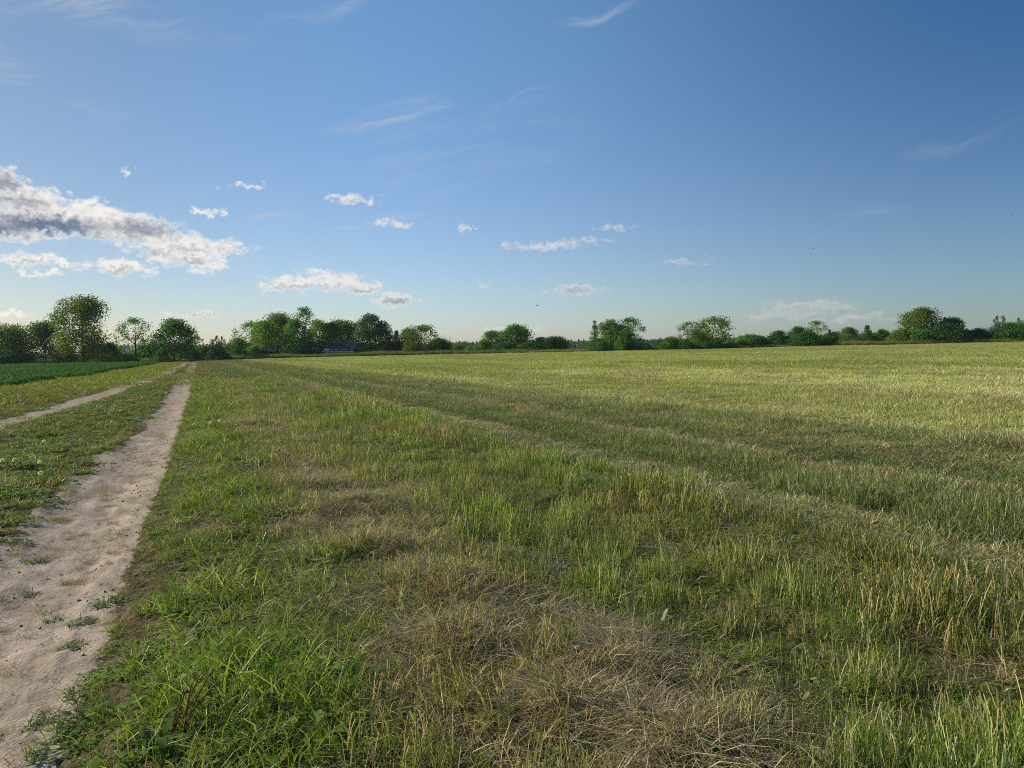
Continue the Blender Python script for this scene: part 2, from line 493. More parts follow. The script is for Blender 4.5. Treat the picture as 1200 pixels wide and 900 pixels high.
def build_ground():
    ang = np.concatenate([np.radians(np.arange(-56, 56.001, .22)), np.radians(np.arange(59, 303, 3.0))])
    rad = np.concatenate([[.25, .6, 1.0, 1.4], np.geomspace(1.7, 60, 330), np.geomspace(62, 4200, 70)])
    A, R = np.meshgrid(ang, rad)
    x = (np.sin(A) * R).ravel(); y = (np.cos(A) * R).ravel()
    z = terrain(x, y)
    u, v = uv(x, y)
    s = sandmask(x, y); d = drymask(x, y)
    r = np.sqrt(x * x + y * y)
    c = np.broadcast_to(C_THATCH, (len(x), 3)).copy()
    c = lerp(c, C_GREEN * .8, ss(r, 6, 30))
    c = lerp(c, field_colour(x, y), ss(v, 1.2, 2.2) * (.55 + .45 * ss(r, 8, 30)))
    c = lerp(c, C_STRAW * .75, d * .85)
    c = lerp(c, np.array([.21, .175, .12]), np.maximum(bump(0, v - cR(u), .72), .8 * bump(0, v - cL(u), .8)) * .9)
    c = lerp(c, np.array([.13, .16, .035]), ss(cL(u) - v, .5, 1.2))
    c = lerp(c, C_SOIL, ss(cropedge(u) - v, 0, .3) * ss(170 - y, 0, 6))
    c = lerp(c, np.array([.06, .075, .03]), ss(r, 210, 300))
    na = len(ang); nr = len(rad)
    i = np.arange(nr - 1)[:, None] * na + np.arange(na)[None, :]
    j = np.arange(nr - 1)[:, None] * na + (np.arange(na)[None, :] + 1) % na
    Q = np.stack([i, i + na, j + na, j], -1).reshape(-1, 4)
    V = np.stack([x, y, z], 1)
    V = np.concatenate([V, [[0, 0, z[:na].mean()]]]); k = len(V) - 1
    T = np.stack([np.arange(na), (np.arange(na) + 1) % na, np.full(na, k)], 1)
    c = np.concatenate([c, c[:1]]); s = np.concatenate([s, s[:1]])
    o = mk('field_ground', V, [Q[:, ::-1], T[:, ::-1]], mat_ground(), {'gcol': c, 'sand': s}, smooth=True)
    # make sure it faces up
    if o.data.polygons[0].normal.z < 0: o.data.flip_normals()
    tag(o, 'sandy field ground with two wheel tracks and mown land', 'ground', kind='structure')


build_ground()

# ------------------------------------------------------------------ grass tufts (sources for the ground cover)
def blades(n, rad, h, w, lean, curve, cols, seed, hv=.3, flat=0.0, cut=False, tipc=None):
    """n curved blades in a disc; returns verts, tris, colours"""
    g = np.random.default_rng(seed)
    a = g.random(n) * 2 * np.pi; rr = np.sqrt(g.random(n)) * rad
    bx = np.cos(a) * rr; by = np.sin(a) * rr
    H = h * (1 - hv + 2 * hv * g.random(n)); W = w * (.7 + .6 * g.random(n))
    da = np.where(g.random(n) < .35, a, g.random(n) * 2 * np.pi)
    le = np.abs(g.normal(0, 1, n)) * lean; cu = curve * (.4 + 1.2 * g.random(n))
    if flat: le = le + flat
    fa = g.random(n) * np.pi
    fx, fy = np.cos(fa), np.sin(fa)
    ts = [0, .38, .72, 1.0]; V = []
    for t in ts:
        th = le + cu * t
        L = H * t
        off = np.sin(np.minimum(th, 1.75)) * L; up = np.cos(np.minimum(th, 1.75)) * L
        px = bx + np.cos(da) * off; py = by + np.sin(da) * off; pz = np.maximum(up, .004) - (.012 if t == 0 else 0)
        ww = W * (1, .92, .62, .0)[ts.index(t)] if not cut else W * (1, .95, .9, .8)[ts.index(t)]
        if t < 1 or cut:
            V.append(np.stack([px - fx * ww / 2, py - fy * ww / 2, pz], 1)); V.append(np.stack([px + fx * ww / 2, py + fy * ww / 2, pz], 1))
        else: V.append(np.stack([px, py, pz], 1))
    m = len(V)
    VV = np.stack(V, 1).reshape(-1, 3)
    base = np.arange(n) * m
    T = []
    for k in range(0, 2):
        T += [np.stack([base + 2 * k, base + 2 * k + 1, base + 2 * k + 3], 1), np.stack([base + 2 * k, base + 2 * k + 3, base + 2 * k + 2], 1)]
    if cut: T += [np.stack([base + 4, base + 5, base + 7], 1), np.stack([base + 4, base + 7, base + 6], 1)]
    else: T += [np.stack([base + 4, base + 5, base + 6], 1)]
    cols = np.asarray(cols, float); wts = cols[:, 3] / cols[:, 3].sum()
    ci = g.choice(len(cols), n, p=wts)
    c = cols[ci, :3] * (.5 + 1.0 * g.random((n, 1)) ** 1.2)
    c = np.repeat(c[:, None, :], m, 1)
    if tipc is not None:
        k = np.linspace(0, 1, m)[None, :, None]
        c = c * (1 - k * .5) + np.array(tipc) * k * .5
    return VV, np.concatenate(T), c.reshape(-1, 3)


def leaves(n, rad, h, size, cols, seed, droop=.5):
    """broad low leaves: each a bent pointed leaf of 6 verts"""
    g = np.random.default_rng(seed)
    a = g.random(n) * 2 * np.pi; rr = np.sqrt(g.random(n)) * rad
    bx, by, bz = np.cos(a) * rr, np.sin(a) * rr, h * (.15 + .85 * g.random(n)) * (1 - .5 * rr / rad)
    da = np.where(g.random(n) < .6, a, g.random(n) * 2 * np.pi)
    L = size * (.6 + .8 * g.random(n)); W = L * .48
    el = .5 - droop * g.random(n) * 1.6
    dx, dy = np.cos(da), np.sin(da)
    V = []
    for t, w in ((0, .0), (.35, 1), (.35, -1), (.7, .8), (.7, -.8), (1, 0)):
        z = bz + np.sin(el) * L * t - .35 * L * t * t * droop
        V.append(np.stack([bx + dx * np.cos(el) * L * t - dy * W / 2 * w, by + dy * np.cos(el) * L * t + dx * W / 2 * w, np.maximum(z, .006)], 1))
    VV = np.stack(V, 1).reshape(-1, 3); b = np.arange(n) * 6
    T = np.concatenate([np.stack([b, b + 1, b + 2], 1), np.stack([b + 1, b + 3, b + 4], 1), np.stack([b + 1, b + 4, b + 2], 1), np.stack([b + 3, b + 5, b + 4], 1)])
    cols = np.asarray(cols, float); ci = g.choice(len(cols), n, p=cols[:, 3] / cols[:, 3].sum())
    c = np.repeat((cols[ci, :3] * (.75 + .5 * g.random((n, 1))))[:, None, :], 6, 1).reshape(-1, 3)
    return VV, T, c


def jn(*ps):
    V, T, C = [], [], []; n = 0
    for v, t, c in ps: V.append(v); T.append(t + n); C.append(c); n += len(v)
    return np.concatenate(V), np.concatenate(T), np.concatenate(C)


G1 = (.195, .255, .050, 1); G2 = (.125, .18, .036, 1); G3 = (.29, .32, .075, 1); GB = (.14, .20, .085, 1)
ST = (.50, .405, .25, 1); ST2 = (.31, .24, .165, 1); ST3 = (.66, .57, .40, 1); OL = (.32, .305, .125, 1); RB = (.17, .075, .035, 1)


def wt(c, k): return c[:3] + (k,)


SRC = {}


def source(kind, geo):
    SRC.setdefault(kind, []).append(geo)


for s in range(4):
    source('lush', jn(blades(20, .085, .135, .0046, .32, .8, [G1, G2, wt(G3, .7), wt(ST, .2), wt(OL, .4)], 100 + s, .55), blades(16, .09, .08, .004, .7, .8, [G2, G1, wt(ST, .7), wt(OL, .6)], 150 + s, .5), leaves(4, .07, .04, .04, [G1, G2], 170 + s)))
    source('short', jn(blades(34, .085, .065, .0042, .55, .7, [wt(G1, .8), G2, wt(OL, .9), wt(ST, .3)], 200 + s, .5), leaves(5, .07, .03, .035, [G2, G1], 250 + s)))
    source('dry', jn(blades(44, .10, .13, .0034, .55, .9, [ST, ST2, wt(ST3, .6), wt(OL, .35)], 300 + s, .5), blades(64, .13, .17, .0036, .5, .6, [ST, ST2, wt(ST3, .6)], 350 + s, .5, flat=1.15)))
    source('stubble', jn(blades(24, .09, .115, .0036, .14, .12, [wt(G1, .8), wt(OL, 1.5), wt(GB, .8), wt(ST, .8), wt(ST3, .25)], 400 + s, .42, cut=True),
                         blades(11, .09, .11, .004, .40, .7, [G1, GB, wt(OL, .8)], 430 + s, .5), blades(13, .1, .11, .003, .5, .5, [ST, ST2, wt(ST3, .4)], 460 + s, .4, flat=.95)))
    source('weed', jn(leaves(22, .09, .055, .05, [G1, G2, wt(G3, .5)], 500 + s), blades(8, .08, .07, .004, .5, .7, [G1, OL], 550 + s, .4)))
    source('mown', jn(blades(70, .22, .075, .0058, .35, .5, [wt(G1, .8), wt(OL, 1.4), wt(ST, .8), wt(G3, .8)], 600 + s, .5), blades(34, .22, .10, .005, .4, .4, [ST, ST2, OL], 650 + s, .4, flat=.9)))
    source('patch', jn(blades(120, .60, .085, .014, .35, .5, [wt(G3, 1.0), wt(OL, 1.4), wt(ST, .8), wt(G1, .8)], 700 + s, .55)))
    source('tall', jn(blades(60, .45, .55, .014, .2, .4, [G3, wt(OL, 1.2), wt(ST, .8), G1], 800 + s, .4), leaves(26, .42, .35, .14, [G1, G2], 850 + s)))
    source('crop', jn(leaves(60, .25, .42, .15, [(.085, .21, .045, 1), (.125, .27, .055, 1), (.05, .125, .035, 1)], 900 + s, .6)))


def scatter(name, kinds, pts, kd, var, scl, tint, label, cat, mat=None):
    """ground cover: clumps standing on the points of one mesh, by geometry nodes"""
    lib = bpy.data.collections.new(name + '_clumps')
    order = []
    for k in kinds:
        for i, (V, T, C) in enumerate(SRC[k]):
            o = mk('clump_%02d' % len(order), V, [T], mat or M_BLADE, {'bc': C}, link=False)
            o.name = '%s_clump_%02d' % (name, len(order)); lib.objects.link(o); order.append((k, i))
    off = np.cumsum([0] + [len(SRC[k]) for k in kinds])
    nsrc = np.array([len(SRC[k]) for k in kinds])
    idx = off[kd] + (var * nsrc[kd]).astype(int)
    me = bpy.data.meshes.new(name); n = len(pts)
    me.vertices.add(n); me.vertices.foreach_set('co', np.asarray(pts, dtype=np.float32).ravel())
    a = me.attributes.new('variant', 'INT', 'POINT'); a.data.foreach_set('value', idx.astype(np.int32))
    a = me.attributes.new('scl', 'FLOAT_VECTOR', 'POINT'); a.data.foreach_set('vector', np.asarray(scl, dtype=np.float32).ravel())
    r = np.zeros((n, 3), dtype=np.float32); g = np.random.default_rng(n); r[:, 2] = g.random(n) * 6.283; r[:, :2] = g.normal(0, .07, (n, 2))
    a = me.attributes.new('rot', 'FLOAT_VECTOR', 'POINT'); a.data.foreach_set('vector', r.ravel())
    tc = np.concatenate([np.asarray(tint), np.ones((n, 1))], 1).astype(np.float32)
    a = me.attributes.new('tint', 'FLOAT_COLOR', 'POINT'); a.data.foreach_set('color', tc.ravel())
    o = bpy.data.objects.new(name, me); COL.objects.link(o)
    ng = bpy.data.node_groups.new(name + '_cover', 'GeometryNodeTree')
    ng.interface.new_socket('Geometry', in_out='INPUT', socket_type='NodeSocketGeometry')
    ng.interface.new_socket('Geometry', in_out='OUTPUT', socket_type='NodeSocketGeometry')
    N = ng.nodes; L = ng.links
    gi = N.new('NodeGroupInput'); go = N.new('NodeGroupOutput')
    ci = N.new('GeometryNodeCollectionInfo'); ci.inputs['Collection'].default_value = lib
    ci.inputs['Separate Children'].default_value = True; ci.inputs['Reset Children'].default_value = True
    ip = N.new('GeometryNodeInstanceOnPoints'); ip.inputs['Pick Instance'].default_value = True

    def na(nm, ty):
        q = N.new('GeometryNodeInputNamedAttribute'); q.data_type = ty; q.inputs['Name'].default_value = nm
        return q.outputs['Attribute']
    L.new(gi.outputs[0], ip.inputs['Points']); L.new(ci.outputs[0], ip.inputs['Instance'])
    L.new(na('variant', 'INT'), ip.inputs['Instance Index'])
    L.new(na('rot', 'FLOAT_VECTOR'), ip.inputs['Rotation']); L.new(na('scl', 'FLOAT_VECTOR'), ip.inputs['Scale'])
    L.new(ip.outputs[0], go.inputs[0])
    md = o.modifiers.new('cover', 'NODES'); md.node_group = ng
    tag(o, label, cat, kind='stuff')
    return o


def fan(n, r0, r1, half=50):
    a = np.radians((rng.random(n) * 2 - 1) * half); r = np.sqrt(r0 ** 2 + rng.random(n) * (r1 ** 2 - r0 ** 2))
    return np.sin(a) * r, np.cos(a) * r


def fan_area(r0, r1, half=50): return math.radians(2 * half) / 2 * (r1 * r1 - r0 * r0)


def build_grass():
    bins = {k: [] for k in ('verge', 'dry', 'stubble', 'mown', 'margin')}
    rings = [(1.6, 4, 150), (4, 8, 105), (8, 14, 68), (14, 24, 38), (24, 40, 15)]
    for (r0, r1, dn) in rings:
        hf = 72 if r1 <= 14 else 50
        n = int(fan_area(r0, r1, hf) * dn)
        x, y = fan(n, r0, r1, hf); u, v = uv(x, y)
        s = sandmask(x, y); d = drymask(x, y)
        g = rng.random(n); g2 = rng.random(n); va = rng.random(n)
        w = v + (fbm(u * .6 + 3, v * .7, 4, .65) - .5) * 1.5 + (rng.random(n) - .5) * .35
        big = 1.0 + .10 * max(0, (r1 - 8)) / 4.0        # farther clumps cover more ground each
        an = np.where(v > 1.4, .42, 1.0)
        n1 = fbm(u * 1.3 * an + 7, v * 1.3, 3); n2 = fbm(u * .45 * an + 27, v * .8 + 4, 3); n3 = fbm(u * 3.1, v * 3.1 + 60, 2)
        keep = (g > ss(s, .30, .62) * .988)
        crop = v < cropedge(u) + .1
        vl = v - cL(u)
        kind = np.full(n, '', dtype=object); sc = np.ones((n, 3)); ti = np.ones((n, 3))
        # left verge beyond the far wheel track
        m = (vl < -.4) & keep & ~crop
        tallness = ss(-vl, .5, 2.2)
        kind[m & (g2 < .25 + .6 * tallness)] = 'lush'; kind[m & (kind == '') & (g2 < .8)] = 'short'; kind[m & (kind == '')] = 'weed'
        sc[m] = (.75 + .55 * tallness[m])[:, None] * (.7 + .6 * va[m])[:, None]; ti[m] = np.array([1.25, 1.1, .9]) * (.75 + .5 * n1[m])[:, None]
        # middle ridge
        m = (vl >= -.4) & (v < -1.1) & keep
        kind[m & (g2 < .62)] = 'short'; kind[m & (kind == '') & (g2 < .88)] = 'weed'; kind[m & (kind == '') & (n1 > .5)] = 'lush'; kind[m & (kind == '') & (g2 < .95)] = 'dry'
        sc[m] = ((.65 + .7 * n3 * va * 1.6)[m] * np.where(kind[m] == 'lush', .55, 1.0))[:, None]; ti[m] = lerp(np.broadcast_to([1.02, 1.24, .92], (m.sum(), 3)), np.array([1.22, 1.22, .92]), ss(n2[m], .4, .65))
        # lush strip on the near side of the track
        m = (v >= -1.1) & (w < .62) & keep
        edge = ss(v, -.45, -.02)
        kind[m & (g2 < .15 + .68 * edge)] = 'lush'; kind[m & (kind == '') & (g2 < .80)] = 'short'; kind[m & (kind == '') & (g2 < .94)] = 'weed'; kind[m & (kind == '')] = 'dry'
        sc[m] = ((.50 + .55 * edge + .5 * (n1 - .5)) * (.65 + .7 * va))[m][:, None]; ti[m] = (np.array([1.12, 1.28, .86]) * (.72 + .6 * n1)[:, None])[m]
        # dead patches
        m = (w >= .62) & (w < 1.75) & keep
        dd = np.clip(d * .85 + .06, 0, .60)
        kind[m & (g2 < dd)] = 'dry'; kind[m & (kind == '') & (g < .45)] = 'stubble'; kind[m & (kind == '') & (g < .82)] = 'lush'; kind[m & (kind == '') & (g < .93)] = 'short'; kind[m & (kind == '')] = 'dry'
        sc[m] = ((.70 + .45 * va + .35 * (n1 - .5)))[m][:, None]; ti[m] = lerp(np.broadcast_to([1.2, 1.18, 1.08], (m.sum(), 3)), np.array([1.3, 1.2, 1.08]), ss(n2[m], .45, .6))
        # green stubble up to the cut swath
        wz = v + zone_noise(u, v) * .3
        m = (w >= 1.75) & (wz < 3.75) & keep
        kind[m & (g2 < .68)] = 'stubble'; kind[m & (kind == '') & (g2 < .76 + .25 * ss(n2, .4, .6))] = 'lush'; kind[m & (kind == '') & (n1 > .66)] = 'dry'; kind[m & (kind == '') & (g2 < .94)] = 'short'; kind[m & (kind == '')] = 'dry'
        sc[m] = ((.62 + .50 * va) * (.76 + .55 * ss(n2, .3, .7)) + .30 * ss(n3, .55, .8))[m][:, None]; ti[m] = (lerp(np.broadcast_to([.97, 1.12, .86], (n, 3)), np.array([1.08, 1.0, .95]), ss(n1, .5, .7)) * (.65 + .8 * n3)[:, None])[m]
        # mown land
        m = (w >= 1.75) & (wz >= 3.75) & keep
        fc = field_colour(x, y)
        sw = bump(4.15, wz, .38)
        hi = ss(n2, .44, .60) * (1 - sw)
        kind[m & (g2 < .50 - .2 * hi)] = 'mown'; kind[m & (kind == '') & (g2 < .60 + .2 * hi)] = 'stubble'; kind[m & (kind == '') & (n1 > .50) & (sw < .4)] = 'lush'; kind[m & (kind == '')] = 'short'
        low = np.maximum.reduce([bump(6.1, wz, .3), bump(7.5, wz, .22), bump(9.6, wz, .4)])
        hh = (.55 + .45 * va) * (1 - .45 * sw) * (1 - .4 * low) * (.7 + .6 * hi) * (1 + .35 * bump(5.2, wz, .45) + .3 * bump(8.3, wz, .7)) * np.where((kind == 'lush') | (kind == 'stubble'), .75, 1.15)
        sc[m] = np.stack([np.full(m.sum(), 1.0), np.full(m.sum(), 1.0), hh[m]], 1)
        ti[m] = (fc / np.array([.160, .172, .055]))[m] * (.78 + .44 * n3[m])[:, None]
        hole = fbm(u * 2.3 * np.where(v > 1.4, .6, 1.0) + 70, v * 2.6 + 5, 3, .6)
        gap = (hole < .38) & (v > -.2) & (v < 3.6); kind[gap & (va < .15)] = ''; kind[gap & (va > .40) & (v < 1.9)] = 'dry'; kind[gap & (va > .40) & (v >= 1.9)] = 'short'; sc[gap] *= .8
        sc *= (.72 + .52 * ss(hole, .36, .75))[:, None] ** np.array([.3, .3, 1.0])
        onsand = s > .6; sc[onsand] *= (.2 + .35 * va[onsand])[:, None]; kind[onsand & (kind == 'lush')] = 'weed'; kind[onsand & (g2 > .65)] = 'dry'
        ok = kind != ''
        z = terrain(x, y, False)
        sc = sc * np.array([big, big, 1.0 + .25 * (big - 1)])
        lit = (v > .4) & (rng.random(n) < .55) & (rng.random(n) > s)
        lk = np.where(rng.random(n) < np.where(v < 1.8, .62, .14), 'dry', 'short').astype(object)
        lx, ly = x + rng.normal(0, .05, n), y + rng.normal(0, .05, n)
        ls = np.stack([big * 1.15 * np.ones(n), big * 1.15 * np.ones(n), .45 + .4 * va], 1); lt = np.array([1.0, 1.06, .94]) * (.65 + .7 * n3)[:, None]
        for kk, dst in (('dry', 'dry'), ('short', 'verge')):
            q = lit & (lk == kk)
            bins[dst].append((np.full(q.sum(), kk, dtype=object), np.stack([lx, ly, z - .004], 1)[q], ls[q], lt[q], va[q]))
        for kk, dst in (('lush', 'verge'), ('short', 'verge'), ('weed', 'verge'), ('dry', 'dry'), ('stubble', 'stubble'), ('mown', 'mown')):
            q = ok & (kind == kk)
            bins[dst].append((np.full(q.sum(), kk, dtype=object), np.stack([x, y, z], 1)[q], sc[q], ti[q], va[q]))
    # far mown land in wide patches
    for (r0, r1, dn) in ((34, 80, 2.6), (80, 215, .85)):
        n = int(fan_area(r0, r1, 46) * dn); x, y = fan(n, r0, r1, 46); u, v = uv(x, y)
        s = sandmask(x, y); va = rng.random(n); n3 = fbm(u * .8, v * 1.4 + 60, 3)
        z = terrain(x, y, False)
        lim = 235 - .25 * x
        q = (s < .35) & (v > cropedge(u)) & (y < 176) & ((v > .2) | (y < 150))
        fc = np.where((v > 1.2)[:, None], field_colour(x, y), np.where((v < cL(u) - .5)[:, None], np.array([.20, .23, .04]), np.array([.17, .17, .052])))
        sc = np.stack([1 + .3 * va, 1 + .3 * va, (.55 + .7 * va) * (.6 + .8 * n3)], 1)
        bins['mown'].append((np.full(q.sum(), 'patch', dtype=object), np.stack([x, y, z], 1)[q], sc[q], (fc / np.array([.21, .215, .075]) * (.75 + .5 * n3)[:, None])[q], va[q]))
    info = {'verge': (['lush', 'short', 'weed'], 'verge_grass', 'fresh green grass and low weeds growing along the sandy wheel tracks', 'grass'),
            'dry': (['dry'], 'dry_grass', 'dead straw coloured grass matted in patches beside the green verge', 'dry grass'),
            'stubble': (['stubble'], 'stubble_grass', 'upright cut stems of grey green stubble covering the near field', 'stubble'),
            'mown': (['mown', 'patch'], 'mown_grass', 'short yellowish mown grass covering the wide open field', 'mown grass')}
    for b, (kinds, nm, lab, cat) in info.items():
        K = np.concatenate([q[0] for q in bins[b]]); P = np.concatenate([q[1] for q in bins[b]]); SC = np.concatenate([q[2] for q in bins[b]])
        TI = np.concatenate([q[3] for q in bins[b]]); VA = np.concatenate([q[4] for q in bins[b]])
        kd = np.array([kinds.index(k) for k in K])
        scatter(nm, kinds, P, kd, (VA * 7.31) % 1.0, SC, TI, lab, cat)
        print('grass', nm, len(P))


build_grass()


def build_crumbs():
    """little stones, clods and bits of straw on the bare sand"""
    x, y = fan(26000, 1.7, 15, 44); s = sandmask(x, y); u, v = uv(x, y)
    q = (s > .25) & (rng.random(len(x)) < .25 + .75 * ss(fbm(u * 1.1, v * 2.5 + 9, 3), .42, .62)); x, y = x[q], y[q]; n = len(x)
    for k in range(4):
        g = np.random.default_rng(950 + k)
        V = np.array([(0, 0, 1), (1, 0, 0), (0, 1, 0), (-1, 0, 0), (0, -1, 0), (0, 0, -.6), (.7, .7, .5), (-.7, .6, .45), (-.6, -.7, .5), (.65, -.7, .45)], float) * (.75 + .5 * g.random((10, 1)))
        T = np.array([(0, 6, 7), (0, 7, 8), (0, 8, 9), (0, 9, 6), (6, 1, 2), (6, 2, 7), (7, 2, 3), (7, 3, 8), (8, 3, 4), (8, 4, 9), (9, 4, 1), (9, 1, 6), (1, 5, 2), (2, 5, 3), (3, 5, 4), (4, 5, 1)])
        source('crumb', (V * .008, T, np.tile([(.30, .25, .20), (.24, .19, .14), (.46, .42, .36), (.17, .13, .095)][k], (10, 1))))
        source('bit', blades(3, .02, .05, .0028, .3, .4, [ST2, RB, (.14, .11, .07, 1)], 960 + k, .5, flat=1.35))
    kd = (rng.random(n) < .35).astype(int)
    z = terrain(x, y) ; sc = np.repeat((.25 + 1.1 * rng.random(n) ** 3)[:, None], 3, 1); sc[kd == 1] = (.5 + .6 * rng.random((kd == 1).sum()))[:, None]
    scatter('track_debris', ['crumb', 'bit'], np.stack([x, y, z + .001], 1), kd, rng.random(n), sc, np.ones((n, 3)), 'small stones, clods and bits of straw on the sandy track', 'debris')


build_crumbs()


def build_crop():
    X, Y = [], []
    for k in range(150):
        v = -6.2 - .85 * k
        u = np.arange(8, 230, .36); u = u + rng.normal(0, .05, len(u))
        x = TD[0] * u + TR[0] * (v + rng.normal(0, .06, len(u))); y = TD[1] * u + TR[1] * v
        q = (y > 8) & (v < cropedge(u) - .25) & (y < 152 + 4 * np.sin(x * .05)) & (np.abs(x) < y * 1.05 + 4)
        X.append(x[q]); Y.append(y[q])
    x = np.concatenate(X); y = np.concatenate(Y); n = len(x)
    # beyond 70 m every plant stands for what is seen of it
    z = terrain(x, y, False); va = rng.random(n)
    sc = np.repeat((.6 + .7 * fbm(x * .6, y * .6, 2) * (.6 + .8 * rng.random(n)))[:, None], 3, 1)
    scatter('leafy_crop', ['crop'], np.stack([x, y, z], 1), np.zeros(n, int), va, sc, np.ones((n, 3)) * (.8 + .4 * fbm(x * .2, y * .2, 3))[:, None], 'dark green leafy crop in rows left of the farm track', 'crop', M_CROP)
    print('crop', n)


build_crop()


def build_margins():
    """uncut strips of tall grass along the far edges of the field"""
    P, SC, TI = [], [], []
    def strip(pts, n, wdt, hs, tint):
        pts = np.array(pts); t = rng.random(n) * (len(pts) - 1); i = t.astype(int); f = (t - i)[:, None]
        p = pts[i] * (1 - f) + pts[np.minimum(i + 1, len(pts) - 1)] * f
        x = p[:, 0] + rng.normal(0, wdt * .3, n); y = p[:, 1] + rng.random(n) * wdt
        z = terrain(x, y, False)
        h = hs * (.5 + .9 * fbm(x * .12, y * .12, 3)) * (.7 + .6 * rng.random(n))
        P.append(np.stack([x, y, z], 1)); SC.append(np.stack([np.full(n, 1.6), np.full(n, 1.6), h], 1)); TI.append(np.array(tint) * (.7 + .6 * rng.random((n, 1))))
    w = lambda px, D: put(px, D)
    strip([w(-60, 158), w(110, 158), w(215, 168)], 900, 4, 1.3, (.95, 1.1, .7))
    strip([w(240, 178), w(330, 182), w(420, 184), w(520, 182), w(620, 176)], 2400, 4, 1.5, (.62, .78, .55))
    strip([w(600, 176), w(760, 168), w(900, 162), w(1050, 160)], 2000, 4, 1.0, (.9, 1.0, .8))
    strip([w(1000, 156), w(1100, 152), w(1280, 148)], 1500, 6, 1.5, (.85, .80, .62))
    P = np.concatenate(P); n = len(P)
    scatter('field_margin', ['tall'], P, np.zeros(n, int), rng.random(n), np.concatenate(SC), np.concatenate(TI), 'uncut strip of tall grass along the far edge of the field', 'tall grass')


build_margins()

# ------------------------------------------------------------------ trees
TONES = {  # two leaf colours per kind
    'oak': ((0.118, 0.194, 0.031), (0.225, 0.308, 0.046)),
    'green': ((0.082, 0.210, 0.034), (0.147, 0.308, 0.046)),
    'dark': ((0.050, 0.135, 0.038), (0.088, 0.201, 0.046)),
    'blue': ((0.039, 0.103, 0.053), (0.063, 0.147, 0.065)),
    'lime': ((0.167, 0.308, 0.038), (0.265, 0.408, 0.055)),
    'grey': ((0.147, 0.234, 0.071), (0.225, 0.333, 0.103)),
    'olive': ((0.138, 0.210, 0.034), (0.216, 0.282, 0.053)),
}


def leafquads(C, Nrm, size, g):
    """one bent leaf spray (two triangles) at each centre, facing roughly along Nrm"""
    n = len(C)
    d = Nrm + g.normal(0, .75, (n, 3)); d /= np.linalg.norm(d, axis=1)[:, None]
    r = g.normal(0, 1, (n, 3)); a = np.cross(d, r); a /= np.linalg.norm(a, axis=1)[:, None] + 1e-9
    b = np.cross(d, a)
    s = (size * (.55 + .9 * g.random(n)))[:, None]
    k = (.5 + .6 * g.random(n))[:, None]
    V = np.stack([C - a * s * .5, C + b * s * k * .5 + d * s * .12, C + a * s * .5, C - b * s * k * .5 + d * s * .12], 1).reshape(-1, 3)
    i = np.arange(n) * 4
    return V, np.stack([i, i + 1, i + 2, i + 3], 1)


def crown_geo(g, lobes, per_area, size, tone, hollow=.45):
    Cs, Ns, Tn = [], [], []
    for (cx, cy, cz, rx, rz, lt) in lobes:
        n = max(12, int(per_area * rx * rz))
        d = g.normal(0, 1, (n, 3)); d /= np.linalg.norm(d, axis=1)[:, None]
        q = (hollow + (1 - hollow) * g.random(n) ** .6) * (1 + .12 * g.normal(0, 1, n))
        k = np.stack([d[:, 0] * rx * q, d[:, 1] * rx * q, d[:, 2] * rz * q], 1)
        Cs.append(np.array([cx, cy, cz]) + k); Ns.append(d + np.array([0, 0, .35]))
        Tn.append(np.clip(lt + g.normal(0, .22, n), 0, 1))
    C = np.concatenate(Cs); N = np.concatenate(Ns); T = np.concatenate(Tn)
    V, Q = leafquads(C, N, size, g)
    c0, c1 = np.array(tone[0]), np.array(tone[1])
    col = c0 + (c1 - c0) * T[:, None]
    return V, Q, np.repeat(col, 4, 0)


